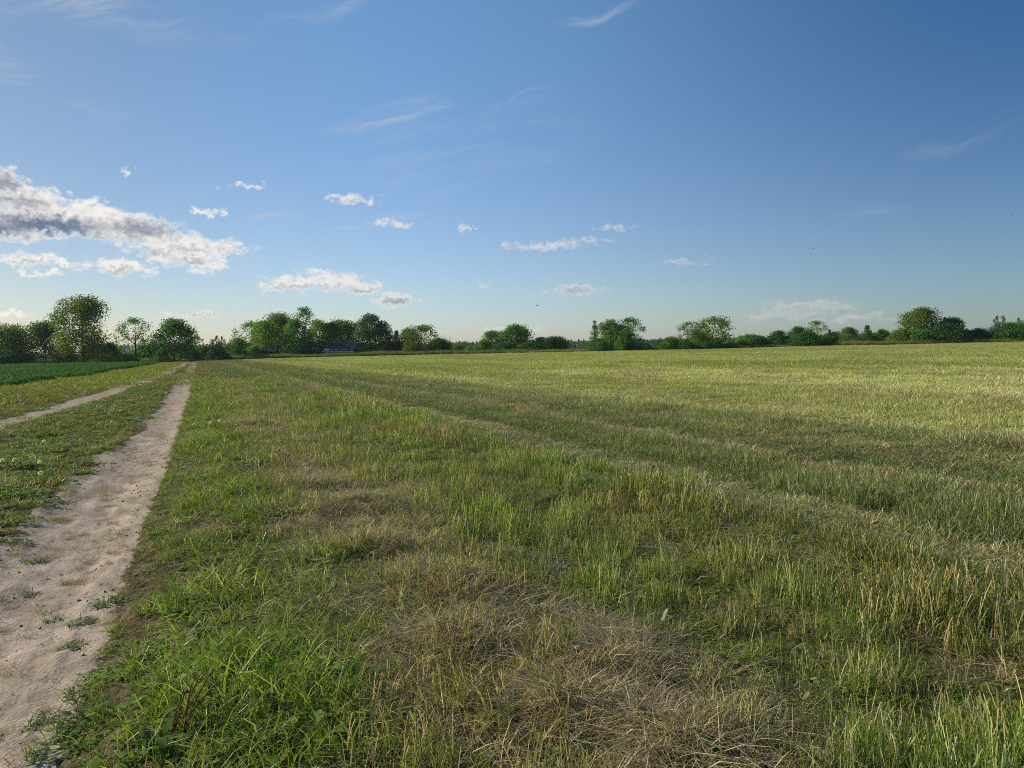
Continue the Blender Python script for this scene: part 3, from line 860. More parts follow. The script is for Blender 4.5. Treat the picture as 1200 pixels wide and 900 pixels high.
def tree(label, px, top, wpx, D, shape='round', tone='green', airy=0.0, base=.18, seed=1, lean=0.0, cat='tree', name='tree', trunk=True, group='trees along the far side of the field', lobesn=None):
    g = np.random.default_rng(seed * 7 + 3)
    x, y = put(px, D); z0 = tz(x, y)
    H = hpx(px, top, D) - z0; W = wpx / F * D * (1.36 if shape not in ('spruce', 'cone', 'bush') else 1.55 if shape == 'spruce' else 1.3 if shape == 'cone' else 1.22)
    base = base * .6
    lb = []
    if shape == 'spruce':
        nl = max(9, int(H * 1.5)); zs = np.linspace(.06, .97, nl)
        for t in zs:
            rr = W * .5 * (1 - t) ** .78 + .22
            m = max(3, int(rr * 3.4))
            for k in range(m):
                a = g.random() * 6.283; q = rr * (.35 + .62 * g.random())
                lb.append((math.cos(a) * q, math.sin(a) * q, H * t - q * .18, max(.26, rr * .46), max(.26, H / nl * .8), g.random()))
        lb.append((0, 0, H * .97, .16, H * .06, .5))
    else:
        R = W * .5
        nl = lobesn or int((52 + 26 * g.random()) * (1 + .5 * airy))
        ls = .33 if airy < .3 else .22
        for k in range(nl):
            t = g.random() ** .95                   # height through the crown
            zz = base + (1 - base) * t
            if shape == 'round': pr = math.sqrt(max(0, 1 - (2 * t - .92) ** 2 * .9)) if t > .46 else .80 + .20 * t / .46
            elif shape == 'egg': pr = 1.0 - .12 * abs(t - .35) if t < .5 else max(.25, 1 - ((t - .5) / .5) ** 2 * .70)
            elif shape == 'cone': pr = max(.06, 1.0 - t) ** .85
            elif shape == 'bush': pr = math.sqrt(max(.02, 1 - t * t))
            else: pr = 1 - .5 * t
            lr = R * ls * (.75 + .6 * g.random()) * (1 if shape != 'cone' else .45 + .7 * pr)
            a = g.random() * 6.283; q = max(0, R * pr - lr * .8) * math.sqrt(.25 + .75 * g.random())
            rz = lr * (.65 + .25 * g.random())
            zc = min(H * zz, H - rz * .95)
            zc = max(zc, rz * .75)
            lb.append((math.cos(a) * q + lean * zc, math.sin(a) * q, zc, lr, rz, g.random()))
        lr = R * ls * (.4 if shape == 'cone' else 1)
        lb.append((lean * H, 0, H - lr * .9, lr, lr * .85, g.random()))
        if shape == 'bush':
            for k in range(8):
                a = k * .785 + g.random(); q = R * (.5 + .45 * g.random()); lb.append((math.cos(a) * q, math.sin(a) * q, H * (.18 + .22 * g.random()), R * (.20 + .2 * g.random()), H * (.2 + .2 * g.random()), g.random()))
            lb = [(x_, y_, z_ * (.80 + .34 * g.random()), r_ * (.7 + .5 * g.random()), q_, t_) for (x_, y_, z_, r_, q_, t_) in lb]
    if airy:
        lb = [l for l in lb if g.random() > airy * .30 or l is lb[-1]]
    size = max(.20, min(.34, W * .034)) * (D / 165) ** .5 * (.8 if shape in ('spruce', 'cone') else 1)
    pa = (15 if shape != 'spruce' else 24) * (1 - .5 * airy) / (size * size) * .34
    V, Q, C = crown_geo(g, lb, pa, size * (1 - .2 * airy), TONES[tone], .35 if not airy else .15)
    if trunk and shape != 'bush':
        root = empty(name, (x, y, z0), 0)
        tag(root, label, cat, group)
        cr = mk('crown', V, [Q], M_LEAF, {'bc': C}, root)
        th = H * (base + (1 - base) * .72) if shape != 'spruce' else H * .95
        r0 = max(.10, H * .020)
        n = 7; tt = np.linspace(0, 1, n)
        pts = np.stack([lean * tt * th + np.cumsum(g.normal(0, .03, n)) * H * .06, np.cumsum(g.normal(0, .03, n)) * H * .06, tt * th - .05], 1); pts[0, :2] = 0
        rad = r0 * (1.35 - 1.0 * tt ** .6); rad[0] *= 1.25
        paths = [(pts, np.maximum(rad, .03))]
        if shape != 'spruce':
            for l in sorted(lb, key=lambda q: g.random())[:18]:
                e = np.array(l[:3]); t0 = min(.92, max(.22, (e[2] / th) * .62 + .02)); b = np.array([np.interp(t0, tt, pts[:, i]) for i in range(3)])
                mid = b * .5 + e * .5 + np.array([0, 0, -.06 * np.linalg.norm(e - b)])
                rb = float(np.interp(t0, tt, rad)) * .5
                paths.append((np.array([b, mid, e]), np.array([rb, rb * .6, max(.02, rb * .22)])))
        TV, TQ = tubes(paths, 6)
        mk('trunk', TV, [TQ], M_BARK, None, root, smooth=True)
        return root
    o = mk(name, V, [Q], M_LEAF, {'bc': C}); o.location = (x, y, z0)
    return tag(o, label, cat, group)


BG = 'bushes along the far side of the field'
rows = [
    # label, px, top, width px, depth, shape, tone, airy, base
    ('half cut off rounded tree at the far left edge of the crop', 10, 379, 56, 165, 'round', 'oak', .25, .16),
    ('dark bushy tree just left of the very large oak', 53, 376, 42, 172, 'egg', 'dark', .0, .06),
    ('very large broad oak with thick dark trunk, biggest tree of all', 97, 346, 56, 158, 'round', 'oak', .0, .26),
    ('see-through rounded tree with bare stem showing, right of the large oak', 159, 371, 40, 165, 'round', 'green', .55, .22),
    ('full round leafy tree beside the end of the sandy track', 204, 373, 45, 165, 'round', 'green', .0, .08),
    ('small thin-crowned tree right of the full round tree by track end', 230, 393, 18, 180, 'egg', 'olive', .4, .12),
    ('short rounded green tree right of the dark spruces', 279, 396, 24, 185, 'round', 'green', .0, .06),
    ('pale lacy tree, left end of the tall grove beside the house', 295, 375, 36, 200, 'egg', 'grey', .45, .1),
    ('broad olive-green tree standing behind the dark shed', 325, 366, 46, 205, 'round', 'oak', .1, .08),
    ('tallest thin-topped tree of the grove left of the blue-roofed house', 357, 359, 30, 205, 'egg', 'green', .35, .12),
    ('yellow-green tree just left of the blue-roofed house', 375, 374, 26, 200, 'egg', 'lime', .1, .05),
    ('leafy tree rising directly behind the blue house roof', 399, 374, 38, 215, 'round', 'oak', .2, .1),
    ('sparse brownish tree between the blue house and the dark round tree', 418, 377, 26, 215, 'egg', 'olive', .75, .1),
    ('tall dense dark green tree just right of the blue-roofed house', 434, 367, 36, 198, 'egg', 'dark', .05, .03),
    ('slim lacy tree on the right flank of the tall dense dark tree', 453, 377, 16, 202, 'egg', 'grey', .5, .08),
    ('dark mid-height tree with a pointed top between lacy and many-stemmed trees', 465, 387, 24, 198, 'cone', 'blue', .0, .03),
    ('many-stemmed open-crowned tree right of the dark pointed one', 494, 380, 40, 192, 'egg', 'olive', .45, .1),
    ('low dark round tree at the right end of the house grove', 515, 396, 24, 196, 'round', 'dark', .0, .03),
    ('grey-green tree with a domed top at left end of the middle clump', 578, 387, 24, 190, 'egg', 'grey', .1, .06),
    ('twin-domed taller tree in the middle clump of trees', 605, 380, 34, 188, 'round', 'green', .15, .1),
    ('low dense round tree right of the twin-domed tree', 634, 395, 22, 185, 'round', 'green', .0, .03),
    ('round dark tree at right end of the middle clump', 651, 394, 26, 183, 'round', 'dark', .0, .03),
    ('narrow cone-shaped green tree beside the wide double tree', 697, 375, 20, 172, 'cone', 'green', .0, .02),
    ('pale grey-green left half of the wide double-crowned pair', 715, 374, 30, 172, 'egg', 'grey', .1, .06),
    ('darker open-branched right half of the wide double-crowned pair', 737, 371, 34, 170, 'round', 'green', .35, .12),
    ('slim open tree left of the broad right-leaning tree', 806, 376, 25, 166, 'egg', 'green', .5, .12),
    ('broad open tree leaning right with visible forked trunk', 833, 370, 42, 165, 'round', 'olive', .35, .2),
    ('dark green round-headed tree standing alone before the far hedge', 911, 387, 18, 165, 'egg', 'dark', .0, .03),
    ('dark tree peeping out behind left shoulder of the large rounded bush', 934, 382, 22, 178, 'round', 'dark', .1, .05),
    ('pale open tree rising behind the large rounded bush', 957, 375, 25, 176, 'round', 'grey', .3, .1),
    ('little dark pointed tree right of the pale open tree', 972, 386, 12, 168, 'cone', 'dark', .0, .03),
    ('grey-leaved ragged tree between two dark pointed trees', 994, 383, 20, 168, 'egg', 'grey', .25, .06),
    ('dark pointed bushy tree with tiered outline', 1016, 381, 21, 165, 'cone', 'dark', .0, .02),
    ('short lighter bushy tree right of the tiered dark tree', 1034, 385, 17, 165, 'egg', 'green', .1, .03),
    ('tall olive tree rising above the long dark thicket', 1079, 360, 38, 160, 'round', 'olive', .12, .40),
    ('dark tree with a small peak at right part of the long thicket', 1114, 372, 34, 160, 'egg', 'dark', .0, .03),
    ('small dark round tree in the gap right of the long thicket', 1146, 384, 17, 160, 'round', 'blue', .0, .03),
    ('lighter green tree between spruces at the far right edge', 1185, 377, 24, 158, 'egg', 'green', .0, .05),
    ('last green tree cut off by the right edge of the view', 1204, 375, 26, 160, 'egg', 'dark', .1, .05),
    ('bright green tree filling the grove between the lacy tree and the broad olive one', 311, 375, 32, 196, 'egg', 'lime', .0, .04),
    ('dark tree standing under the tallest thin-topped tree of the grove', 346, 374, 34, 194, 'egg', 'green', .0, .02),
    ('dark-green tree wedged between the yellow-green tree and the house-roof tree', 388, 378, 30, 204, 'egg', 'dark', .0, .02),
    ('bushy tree closing the gap right of the tall dense dark tree', 447, 381, 26, 204, 'egg', 'dark', .0, .02),
    ('dark tree behind the many-stemmed open-crowned tree', 480, 385, 28, 204, 'egg', 'dark', .0, .02),
    ('dense green tree behind the wide double-crowned pair', 727, 380, 34, 178, 'egg', 'green', .0, .02),
    ('dense low tree behind the broad right-leaning tree', 820, 388, 26, 172, 'egg', 'green', .0, .02),
    ('rounded tree in the far hedge behind its two bushes', 880, 392, 28, 178, 'round', 'green', .0, .02),
    ('dark tree filling the hedge behind the little pointed tree', 978, 389, 26, 176, 'round', 'dark', .0, .02),
    ('dark tree behind the tiered and lighter bushy trees', 1026, 390, 30, 174, 'round', 'dark', .0, .02),
    ('dense tree behind the left half of the long dark thicket', 1060, 386, 24, 168, 'round', 'green', .0, .02),
    ('dense tree behind the middle of the long dark thicket', 1099, 380, 24, 168, 'round', 'dark', .0, .02),
]
for i, (lab, px, top, w, D, sh, tone, airy, base) in enumerate(rows):
    lean = .13 if 'leaning right' in lab else 0.0
    tree(lab, px, top, w, D, sh, tone, airy, base, seed=20 + i, lean=lean, name='broadleaf_tree', lobesn=60 if i == 2 else None)
spr = [('left and lowest of three dark spruces standing close together', 249, 398, 11, 176), ('middle and tallest of three dark spruces standing close together', 254, 394, 14, 178),
       ('right one of three dark spruces standing close together', 260, 395, 13, 176),
       ('thin dark spruce on the left of the far right group', 1167, 371, 13, 158), ('slightly taller ragged spruce second in the far right group', 1174, 371, 12, 160),
       ('spruce tip behind the lighter tree at the far right edge', 1193, 373, 14, 164)]
for i, (lab, px, top, w, D) in enumerate(spr):
    tree(lab, px, top, w * 1.15, D, 'spruce', 'blue' if i < 3 else 'dark', 0, .05, seed=90 + i, name='spruce_tree', group='spruces along the far side of the field')
bushes = [
    ('dark low thicket under the half cut off left tree', 10, 408, 50, 160, 'dark'), ('olive shrub leaning out at the foot of the large oak', 79, 405, 28, 162, 'olive'),
    ('dark shrubbery right behind the trunk of the large oak', 112, 404, 28, 166, 'dark'), ('yellow-green bush between the large oak and see-through tree', 130, 402, 26, 162, 'olive'),
    ('low sunlit bush in front of the see-through tree', 147, 415, 26, 158, 'lime'), ('dark bush behind the see-through tree', 172, 404, 34, 172, 'dark'),
    ('sunlit bush at left foot of the full round tree', 190, 407, 18, 160, 'lime'), ('dark low bush at the end of the sandy track', 222, 407, 26, 172, 'dark'),
    ('dark low bush directly left of the three spruces', 238, 405, 22, 182, 'blue'), ('pale bush at foot of the lacy tree by the shed', 300, 403, 20, 188, 'lime'),
    ('dark leafy bush left of the blue house wall', 352, 400, 46, 192, 'dark'), ('light green bush at the right corner of the blue house', 421, 407, 12, 190, 'lime'),
    ('low dark bush under the slim lacy tree', 452, 404, 22, 194, 'dark'), ('olive bush under the many-stemmed tree', 486, 404, 26, 190, 'olive'),
    ('small bush in gap right of house grove, nearest the grove', 537, 404, 18, 200, 'green'), ('small grey bush alone in the gap before the far forest', 552, 405, 16, 196, 'grey'),
    ('spreading bush at the left foot of the grey-green domed tree', 568, 399, 26, 186, 'green'), ('dark bush below and between the domed trees', 592, 401, 34, 184, 'dark'),
    ('dark bush at the right foot of the twin-domed tree', 618, 401, 30, 182, 'dark'), ('small round bush in front of the double-crowned pair', 729, 395, 20, 166, 'green'),
    ('dark bush right foot of the cone-shaped tree', 708, 400, 22, 168, 'dark'), ('small low bush right of the double-crowned pair', 750, 401, 26, 166, 'dark'),
    ('leafy bush left of the slim open tree', 786, 395, 24, 164, 'green'), ('low bush under the slim open tree', 803, 399, 24, 162, 'dark'),
    ('dark bush round the forked trunk of the leaning tree', 832, 399, 30, 163, 'dark'), ('small bush right of the leaning tree', 856, 403, 20, 164, 'green'),
    ('green bush in the far hedge, left of the taller hedge bush', 872, 398, 24, 168, 'green'), ('taller bush in the far hedge left of lone round-headed tree', 889, 395, 26, 166, 'dark'),
    ('small bush at right foot of the lone round-headed tree', 924, 394, 14, 164, 'green'), ('large rounded dense bush in front of the pale open tree', 945, 387, 36, 160, 'dark'),
    ('low dark bush right of the large rounded bush', 970, 394, 22, 162, 'dark'), ('low spreading bush under the grey ragged tree', 996, 396, 26, 163, 'dark'),
    ('light bush at left end of the long dark thicket', 1056, 385, 30, 158, 'olive'), ('round-topped bush under the tall olive tree', 1076, 386, 34, 156, 'green'),
    ('largest dark bush in the middle of the long thicket', 1104, 379, 48, 156, 'dark'), ('dark bush closing the right end of the long thicket', 1130, 386, 22, 157, 'dark'),
    ('low dark bush between the thicket and the right spruces', 1156, 391, 22, 157, 'dark'), ('dark bush at the feet of the far right trees', 1182, 388, 50, 155, 'dark'),
]
for i, (lab, px, top, w, D, tone) in enumerate(bushes):
    tree(lab, px, top, w, D, 'bush', tone, 0.0, .0, seed=200 + i, name='bush', cat='bush', group=BG)


def far_forest():
    g = np.random.default_rng(77)
    lb = []
    for k in range(1300):
        D = 620 + 120 * g.random(); px = 100 + 1060 * g.random()
        x, y = put(px, D); z0 = tz(x, y)
        top = np.interp(px, [0, 230, 520, 600, 680, 780, 860, 1200], [404, 404, 402.5, 401, 400, 399, 396, 387])
        H = hpx(px, top, D) - z0 + g.normal(0, .8)
        if g.random() < .55:
            for t in np.linspace(.06, .98, 7): lb.append((x, y, z0 + H * t, .3 + 2.6 * (1 - t), H * .11, g.random()))
        else:
            for j in range(6): lb.append((x + g.normal(0, 2.0), y + g.normal(0, 1.5), z0 + H * (.12 + .73 * j / 5), 2.4, 1.9, g.random()))
    V, Q, C = crown_geo(g, lb, 9, 1.0, TONES['dark'], .3)
    tag(mk('distant_forest', V, [Q], M_LEAF, {'bc': C}), 'far dark woodland showing in the gaps between the field trees', 'forest', kind='stuff')


far_forest()

# ------------------------------------------------------------------ house and shed
M_ROOF = mat_plain('blue_roof_metal', (.010, .022, .052), .45, .12, 1.5)
M_WALL = mat_plain('blue_grey_boards', (.10, .15, .25), .8, .12, 2.0)
M_WHITE = mat_plain('white_paint', (.78, .78, .76), .6, .06, 2.0)
M_GLASS = mat_plain('dark_glass', (.02, .025, .03), .1, .1, 1.0)
M_TAR = mat_plain('dark_boards', (.016, .017, .022), .85, .25, 2.0)
M_TARR = mat_plain('tarred_roof', (.012, .013, .020), .9, .2, 2.0)


def gable_roof(L, Wd, z0, z1, over=.35, th=.12):
    y = Wd / 2 + over; x = L / 2 + over; k = (z1 - z0) / (Wd / 2)
    ze = z0 - over * k
    V = []
    for xx in (-x, x):
        V += [(xx, -y, ze), (xx, 0, z1), (xx, y, ze), (xx, y, ze + th), (xx, 0, z1 + th * 1.15), (xx, -y, ze + th)]
    V = np.array(V, float); Q = [(i, (i + 1) % 6, (i + 1) % 6 + 6, i + 6) for i in range(6)]
    E = [(0, 1, 4, 5), (1, 2, 3, 4)]; E2 = [(a + 6, d + 6, c + 6, b + 6) for a, b, c, d in E]
    return V, np.array(Q + E + E2)


def house(name, label, px0, px1, ridge, eave, D, Wd, mats, rz, extras):
    x0, _ = put(px0, D); x1, _ = put(px1, D); x = (x0 + x1) / 2; y = D + Wd / 2
    z = tz(x, y); L = (x1 - x0) - .7
    root = empty(name, (x, y, z), rz); tag(root, label, 'house' if 'house' in name else 'shed')
    zr = hpx((px0 + px1) / 2, ridge, D) - z; ze = hpx((px0 + px1) / 2, eave, D) - z
    # walls with gables
    V, Q = box(-L / 2, L / 2, -Wd / 2, Wd / 2, -.2, ze)
    G = np.array([(-L / 2, -Wd / 2, ze), (-L / 2, Wd / 2, ze), (-L / 2, 0, zr - .06), (L / 2, -Wd / 2, ze), (L / 2, Wd / 2, ze), (L / 2, 0, zr - .06)])
    Vw = np.concatenate([V, G]); T = np.array([(8, 10, 9), (11, 12, 13)])
    mk('wall', Vw, [Q, T], mats[0], None, root)
    rf = mk('roof', *[(lambda a: (a[0], [a[1]]))(gable_roof(L, Wd, ze, zr))][0], mats[1], None, root)
    # standing seams
    k = (zr - ze) / (Wd / 2); bars = []
    for xx in np.arange(-L / 2 - .2, L / 2 + .21, .55):
        bars.append((np.array([(xx, -Wd / 2 - .33, ze - .33 * k + .13), (xx, -.02, zr + .14)]), np.array([.022, .022])))
    sv, sq = tubes(bars, 4); mk('roof_seam', sv, [sq], mats[1], None, rf)
    fb, fq = box(-L / 2 - .36, L / 2 + .36, -Wd / 2 - .40, -Wd / 2 - .355, ze - .35 * k - .10, ze - .35 * k + .06)
    mk('fascia', fb, [fq], mats[2], None, rf)
    for (kind, xa, w, za, h) in extras:
        yy = -Wd / 2
        if kind == 'window':
            fr = mk('window', *(lambda a: (a[0], [a[1]]))(join([box(xa - w / 2, xa + w / 2, yy - .06, yy - .003, za, za + .09), box(xa - w / 2, xa + w / 2, yy - .06, yy - .003, za + h - .09, za + h),
                      box(xa - w / 2, xa - w / 2 + .09, yy - .06, yy - .003, za + .09, za + h - .09), box(xa + w / 2 - .09, xa + w / 2, yy - .06, yy - .003, za + .09, za + h - .09),
                      box(xa - .03, xa + .03, yy - .055, yy - .003, za + .09, za + h - .09)])), M_WHITE, None, root)
            mk('pane', *(lambda a: (a[0], [a[1]]))(box(xa - w / 2 + .09, xa + w / 2 - .09, yy - .02, yy - .004, za + .09, za + h - .09)), M_GLASS, None, fr)
        elif kind == 'door':
            dr = mk('door', *(lambda a: (a[0], [a[1]]))(box(xa - w / 2, xa + w / 2, yy - .05, yy - .003, za, za + h)), M_WHITE, None, root)
            mk('handle', *(lambda a: (a[0], [a[1]]))(box(xa + w / 2 - .16, xa + w / 2 - .1, yy - .10, yy - .052, za + 1.0, za + 1.1)), M_TAR, None, dr)
        elif kind == 'board':
            mk('corner_board', *(lambda a: (a[0], [a[1]]))(box(xa - w / 2, xa + w / 2, yy - .03, yy - .003, za, za + h)), M_WHITE, None, root)
    return root


house('wooden_house', 'low house with deep blue pitched roof and white trim among the trees', 379, 417, 402, 411, 188, 6.0, (M_WALL, M_ROOF, M_WHITE), -.10,
      [('door', -3.0, 1.0, .0, 2.0), ('board', -1.9, .25, .0, 1.9), ('window', -.6, 1.2, .7, 1.1), ('window', 1.6, 1.5, .7, 1.1), ('board', 3.55, .16, 0, 1.9), ('board', -3.75, .16, 0, 1.9)])
house('garden_shed', 'dark low wooden shed with one pale door, left of the blue house', 304, 323, 408, 412.5, 188, 4.0, (M_TAR, M_TARR, M_TARR), .05,
      [('door', -1.35, .9, .0, 1.5)])

# ------------------------------------------------------------------ air
def build_haze():
    V, Q = box(-1500, 1500, -60, 1500, -16, 30)
    m = bpy.data.materials.new('haze_air'); m.use_nodes = True; n = m.node_tree.nodes; n.clear()
    o = n.new('ShaderNodeOutputMaterial'); v = n.new('ShaderNodeVolumePrincipled')
    v.inputs['Color'].default_value = (.80, .90, 1.0, 1); v.inputs['Density'].default_value = HAZE; v.inputs['Anisotropy'].default_value = .25
    m.node_tree.links.new(v.outputs[0], o.inputs['Volume'])
    tag(mk('haze', V, [Q], m), 'faint bluish evening haze over the far trees', 'haze', kind='stuff')


HAZE = 0.00010
build_haze()

# ------------------------------------------------------------------ small plants and bits one can point to
GREEN = [(.13, .22, .045, 1), (.09, .165, .035, 1), (.20, .25, .06, .6)]


def at(px, py):
    x, y = ground_hit(px, py); return x, y, float(terrain(np.array([x]), np.array([y]))[0])


def weed_tuft(label, px, py, r, h, seed, group='weed tufts on the sandy track'):
    x, y, z = at(px, py); g = np.random.default_rng(seed)
    V, T, C = jn(blades(int(60 * r / .08), r, h, .004, .5, .9, GREEN + [(.25, .2, .09, .35)], seed, .5), leaves(int(70 * r / .08), r * .95, h * .6, min(.03, r * .4), GREEN, seed + 5))
    V = V * np.array([1, 1, 1.0]); o = mk('weed_tuft', V, [T], M_PLANT, {'bc': C}); o.location = (x, y, z - .004); o.rotation_euler = (0, 0, g.random() * 6)
    tag(o, label, 'weed', group)


tl = [(35, 687, .045, .05, 'smallest lone weed tuft far up the left half of the sandy track'),
      (128, 705, .085, .07, 'broad leafy weed cushion bulging from the grass onto the sand'),
      (62, 720, .045, .05, 'lone weed tuft left of the pair in mid track'),
      (97, 724, .055, .05, 'larger of the pair of weed tufts near the grassy edge in mid track'),
      (88, 730, .03, .04, 'smaller of the pair of weed tufts near the grassy edge in mid track'),
      (90, 750, .05, .05, 'weed tuft just below the pair, above the two dry sprigs'),
      (75, 753, .03, .03, 'tiny weed beside a larger tuft on the sand'),
      (92, 808, .055, .06, 'compact bright green weed tuft near the grass edge, low on the track'),
      (60, 832, .045, .05, 'sparse sandy weed tuft left of the compact bright one'),
      (39, 840, .03, .05, 'spindly weed sprig lowest and leftmost on the bare sand'),
      (70, 868, .10, .06, 'wide dark green weed mat at the bottom of the track'),
      (110, 838, .13, .08, 'large spreading weed cushion joining the verge at the bottom of the track'),
      (18, 632, .09, .05, 'flat weed tuft on the left shoulder of the near track'),
      (38, 650, .06, .05, 'small round weed below the flat tuft on the left shoulder')]
for i, (a, b, r, h, lab) in enumerate(tl): weed_tuft(lab, a, b, r, h, 400 + i)

M_STEM = mat_plain('red_stalk', (.22, .075, .045), .6, .3, 30)
M_PALE = mat_leafy('pale_seed_fluff', .6, False, .1, .9)


def stalk_plant(label, px, py):
    x, y, z = at(px, py); root = empty('dandelion_plant', (x, y, z)); tag(root, label, 'plant')
    g = np.random.default_rng(3)
    for k in range(7):
        h = .16 + .08 * g.random(); dx = .03 + .05 * g.random() + .02 * k * (k % 2); dy = g.normal(0, .03); b = g.normal(0, .02, 2)
        t = np.linspace(0, 1, 6)[:, None]
        pts = np.concatenate([b[0] + dx * t ** 1.4, b[1] + dy * t, h * t - .01], 1)
        v, q = tubes([(pts, np.linspace(.0032, .0022, 6))], 5); st = mk('stalk', v, [q], M_STEM, None, root, smooth=True)
        e = pts[-1]; hv, hq = tubes([(np.array([e, e + [0, 0, .006], e + [.001, 0, .012], e + [.002, 0, .016]]), np.array([.002, .0045, .004, .001]))], 7)
        mk('seed_head', hv, [hq], M_PALE, {'bc': np.tile((.55, .50, .42), (len(hv), 1))}, st, smooth=True)
    V, T, C = leaves(18, .05, .03, .075, GREEN, 12, .5); mk('leaf_rosette', V, [T], M_PLANT, {'bc': C}, root)


stalk_plant('bunch of reddish bare flower stalks with small pale heads at the bottom left verge', 208, 872)


def leaf_plant(label, px, py, n, L, seed):
    x, y, z = at(px, py); g = np.random.default_rng(seed)
    ps = []
    for k in range(n):
        a = g.random() * 6.283; l = L * (.7 + .5 * g.random()); el = 1.2 - .7 * g.random(); w = l * .13
        V = []; ns = 7
        for i in range(ns):
            t = i / (ns - 1); ww = w * math.sin(math.pi * min(.98, t * .85 + .12)) * (1 + .18 * math.sin(i * 2.6))
            th = el - 1.3 * t * t * (.4 + .4 * g.random()); rr = l * t
            p = np.array([math.cos(a) * rr * math.cos(th), math.sin(a) * rr * math.cos(th), max(.01, rr * math.sin(th))]); s = np.array([-math.sin(a), math.cos(a), 0])
            V += [p - s * ww, p + np.array([0, 0, -.15 * ww]), p + s * ww]
        V = np.array(V); b = np.arange(ns - 1) * 3
        T = np.concatenate([np.stack([b, b + 1, b + 4], 1), np.stack([b, b + 4, b + 3], 1), np.stack([b + 1, b + 2, b + 5], 1), np.stack([b + 1, b + 5, b + 4], 1)])
        ps.append((V, T, np.tile(np.array([.085, .165, .025]) * (.8 + .5 * g.random()), (len(V), 1))))
    V, T, C = jn(*ps); o = mk('leafy_weed', V, [T], M_PLANT, {'bc': C}, smooth=True); o.location = (x, y, z); tag(o, label, 'plant', 'broad-leaved weeds in the verge')


leaf_plant('upright bright broad-leaved weed in the lush verge above the red stalks', 238, 752, 5, .17, 5)
leaf_plant('low bright green leafy weed at the very bottom of the verge', 190, 885, 9, .13, 6)
leaf_plant('light green leafy weed beside the top dead grass mound', 410, 640, 6, .13, 7)
leaf_plant('dark broad weed rising from the stubble at bottom right', 1105, 870, 9, .09, 8)


def seed_head(label, px, py, h, r, seed, group):
    x, y, z = at(px, py); g = np.random.default_rng(seed); root = empty('dandelion_clock', (x, y, z)); tag(root, label, 'flower', group)
    pts = np.array([(0, 0, -.01), (.004, .002, h * .5), (.012 * g.normal(), .01, h)])
    v, q = tubes([(pts, np.array([.002, .0018, .0015]))], 5); mk('stem', v, [q], M_PLANT, {'bc': np.tile((.12, .16, .04), (len(v), 1))}, root)
    n = 160; d = g.normal(0, 1, (n, 3)); d /= np.linalg.norm(d, axis=1)[:, None]
    V, Q = leafquads(pts[-1] + d * r * .8, d, r * .55, g); mk('fluff', V, [Q], M_PALE, {'bc': np.tile((.85, .82, .74), (len(V), 1))}, root)


seed_head('white fluffy seed head, left of two in the lush verge beside the track', 247, 512, .16, .026, 1, 'dandelion seed heads')
seed_head('white fluffy seed head, right of two in the lush verge beside the track', 257, 511, .17, .022, 2, 'dandelion seed heads')
for i, (a, b) in enumerate([(4, 553), (17, 552), (47, 565), (44, 553), (51, 527), (135, 480), (167, 470)]):
    seed_head('white fluffy seed head in the low grass between the two wheel tracks', a, b, .07, .024, 10 + i, 'seed heads between the wheel tracks')


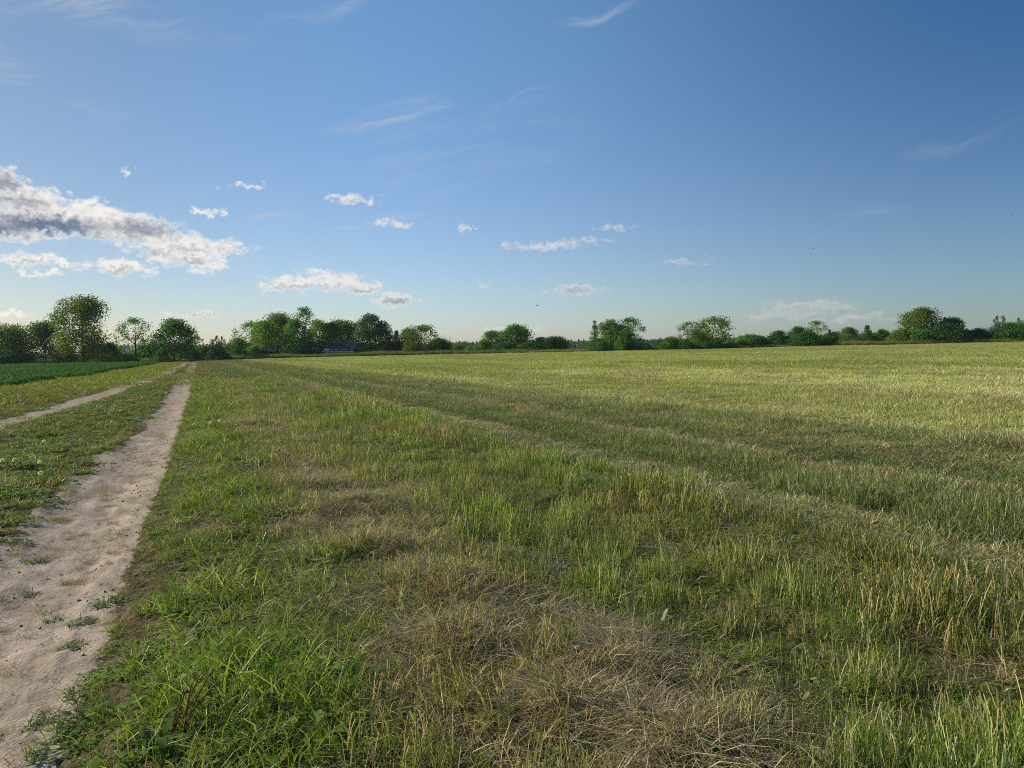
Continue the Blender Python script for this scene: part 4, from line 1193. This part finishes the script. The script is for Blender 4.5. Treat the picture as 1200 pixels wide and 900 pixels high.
def dry_leaf(label, px, py, L, W, rz, seed, col=(.42, .40, .26)):
    x, y, z = at(px, py); g = np.random.default_rng(seed); ns = 9; V = []
    for i in range(ns):
        t = i / (ns - 1); w = W * math.sin(math.pi * min(.985, max(.03, t))) ** .6; h = .055 + .03 * math.sin(t * 4 + seed) ; c = .35 * w
        V += [(t * L, -w, h + c), (t * L, 0, h), (t * L, w, h + c)]
    V = np.array(V); b = np.arange(ns - 1) * 3
    T = np.concatenate([np.stack([b, b + 1, b + 4, b + 3], 1), np.stack([b + 1, b + 2, b + 5, b + 4], 1)])
    V2 = V - np.array([0, 0, .0015]); n = len(V)
    o = mk('dry_leaf', np.concatenate([V, V2]), [T, T[:, ::-1] + n], M_PLANT, {'bc': np.tile(col, (2 * n, 1))}, smooth=True)
    o.location = (x, y, z); o.rotation_euler = (0, 0, rz); tag(o, label, 'leaf', 'dry leaves lying in the stubble')


dry_leaf('wide folded grey-green dead leaf, largest lying in the bottom right stubble', 950, 826, .10, .015, -.25, 1, (.44, .46, .32))
dry_leaf('pale curled dead leaf left of the wide folded one', 925, 838, .10, .011, .5, 2)
dry_leaf('straw-coloured long dead leaf below the wide folded one', 965, 862, .15, .010, -.5, 3, (.45, .38, .24))
dry_leaf('short pale broken leaf alone in the stubble at centre right', 772, 740, .05, .011, .3, 4, (.36, .32, .24))


def bird(label, px, py, D, span, seed):
    d = ray(px, py); k = D / d.y; s = span / 2
    V = [(0, .16, 0), (.035, .03, .015), (-.035, .03, .015), (0, .02, -.035), (0, -.12, .0), (.04, -.19, 0), (-.04, -.19, 0),
         (s * .5, .05, s * .28), (s * .5, -.05, s * .26), (s, -.05, s * .14), (-s * .5, .05, s * .28), (-s * .5, -.05, s * .26), (-s, -.05, s * .14), (.03, -.07, .01), (-.03, -.07, .01)]
    T = [(0, 1, 2), (0, 3, 1), (0, 2, 3), (1, 13, 14), (1, 14, 2), (1, 3, 13), (2, 14, 3), (13, 3, 4), (14, 4, 3), (13, 4, 14), (4, 5, 6), (1, 7, 8), (1, 8, 13), (7, 9, 8), (2, 11, 10), (2, 14, 11), (10, 11, 12)]
    o = mk('bird', np.array(V), [np.array(T)], M_TAR); o.location = (d.x * k, D, CAMH + d.z * k); o.rotation_euler = (0, .2 * (seed % 3), 1.0 + seed); tag(o, label, 'bird', 'birds in the sky')


bird('small dark bird low in the sky just above the middle gap of trees', 629.5, 358, 75, .34, 1)
bird('small dark bird in the sky, upper of the two near each other on the right', 994, 269, 75, .30, 2)
bird('tiny dark bird in the sky, lower of the two near each other on the right', 953, 291, 90, .26, 3)
bird('small dark bird near the right edge of the sky', 1185, 251, 75, .32, 4)
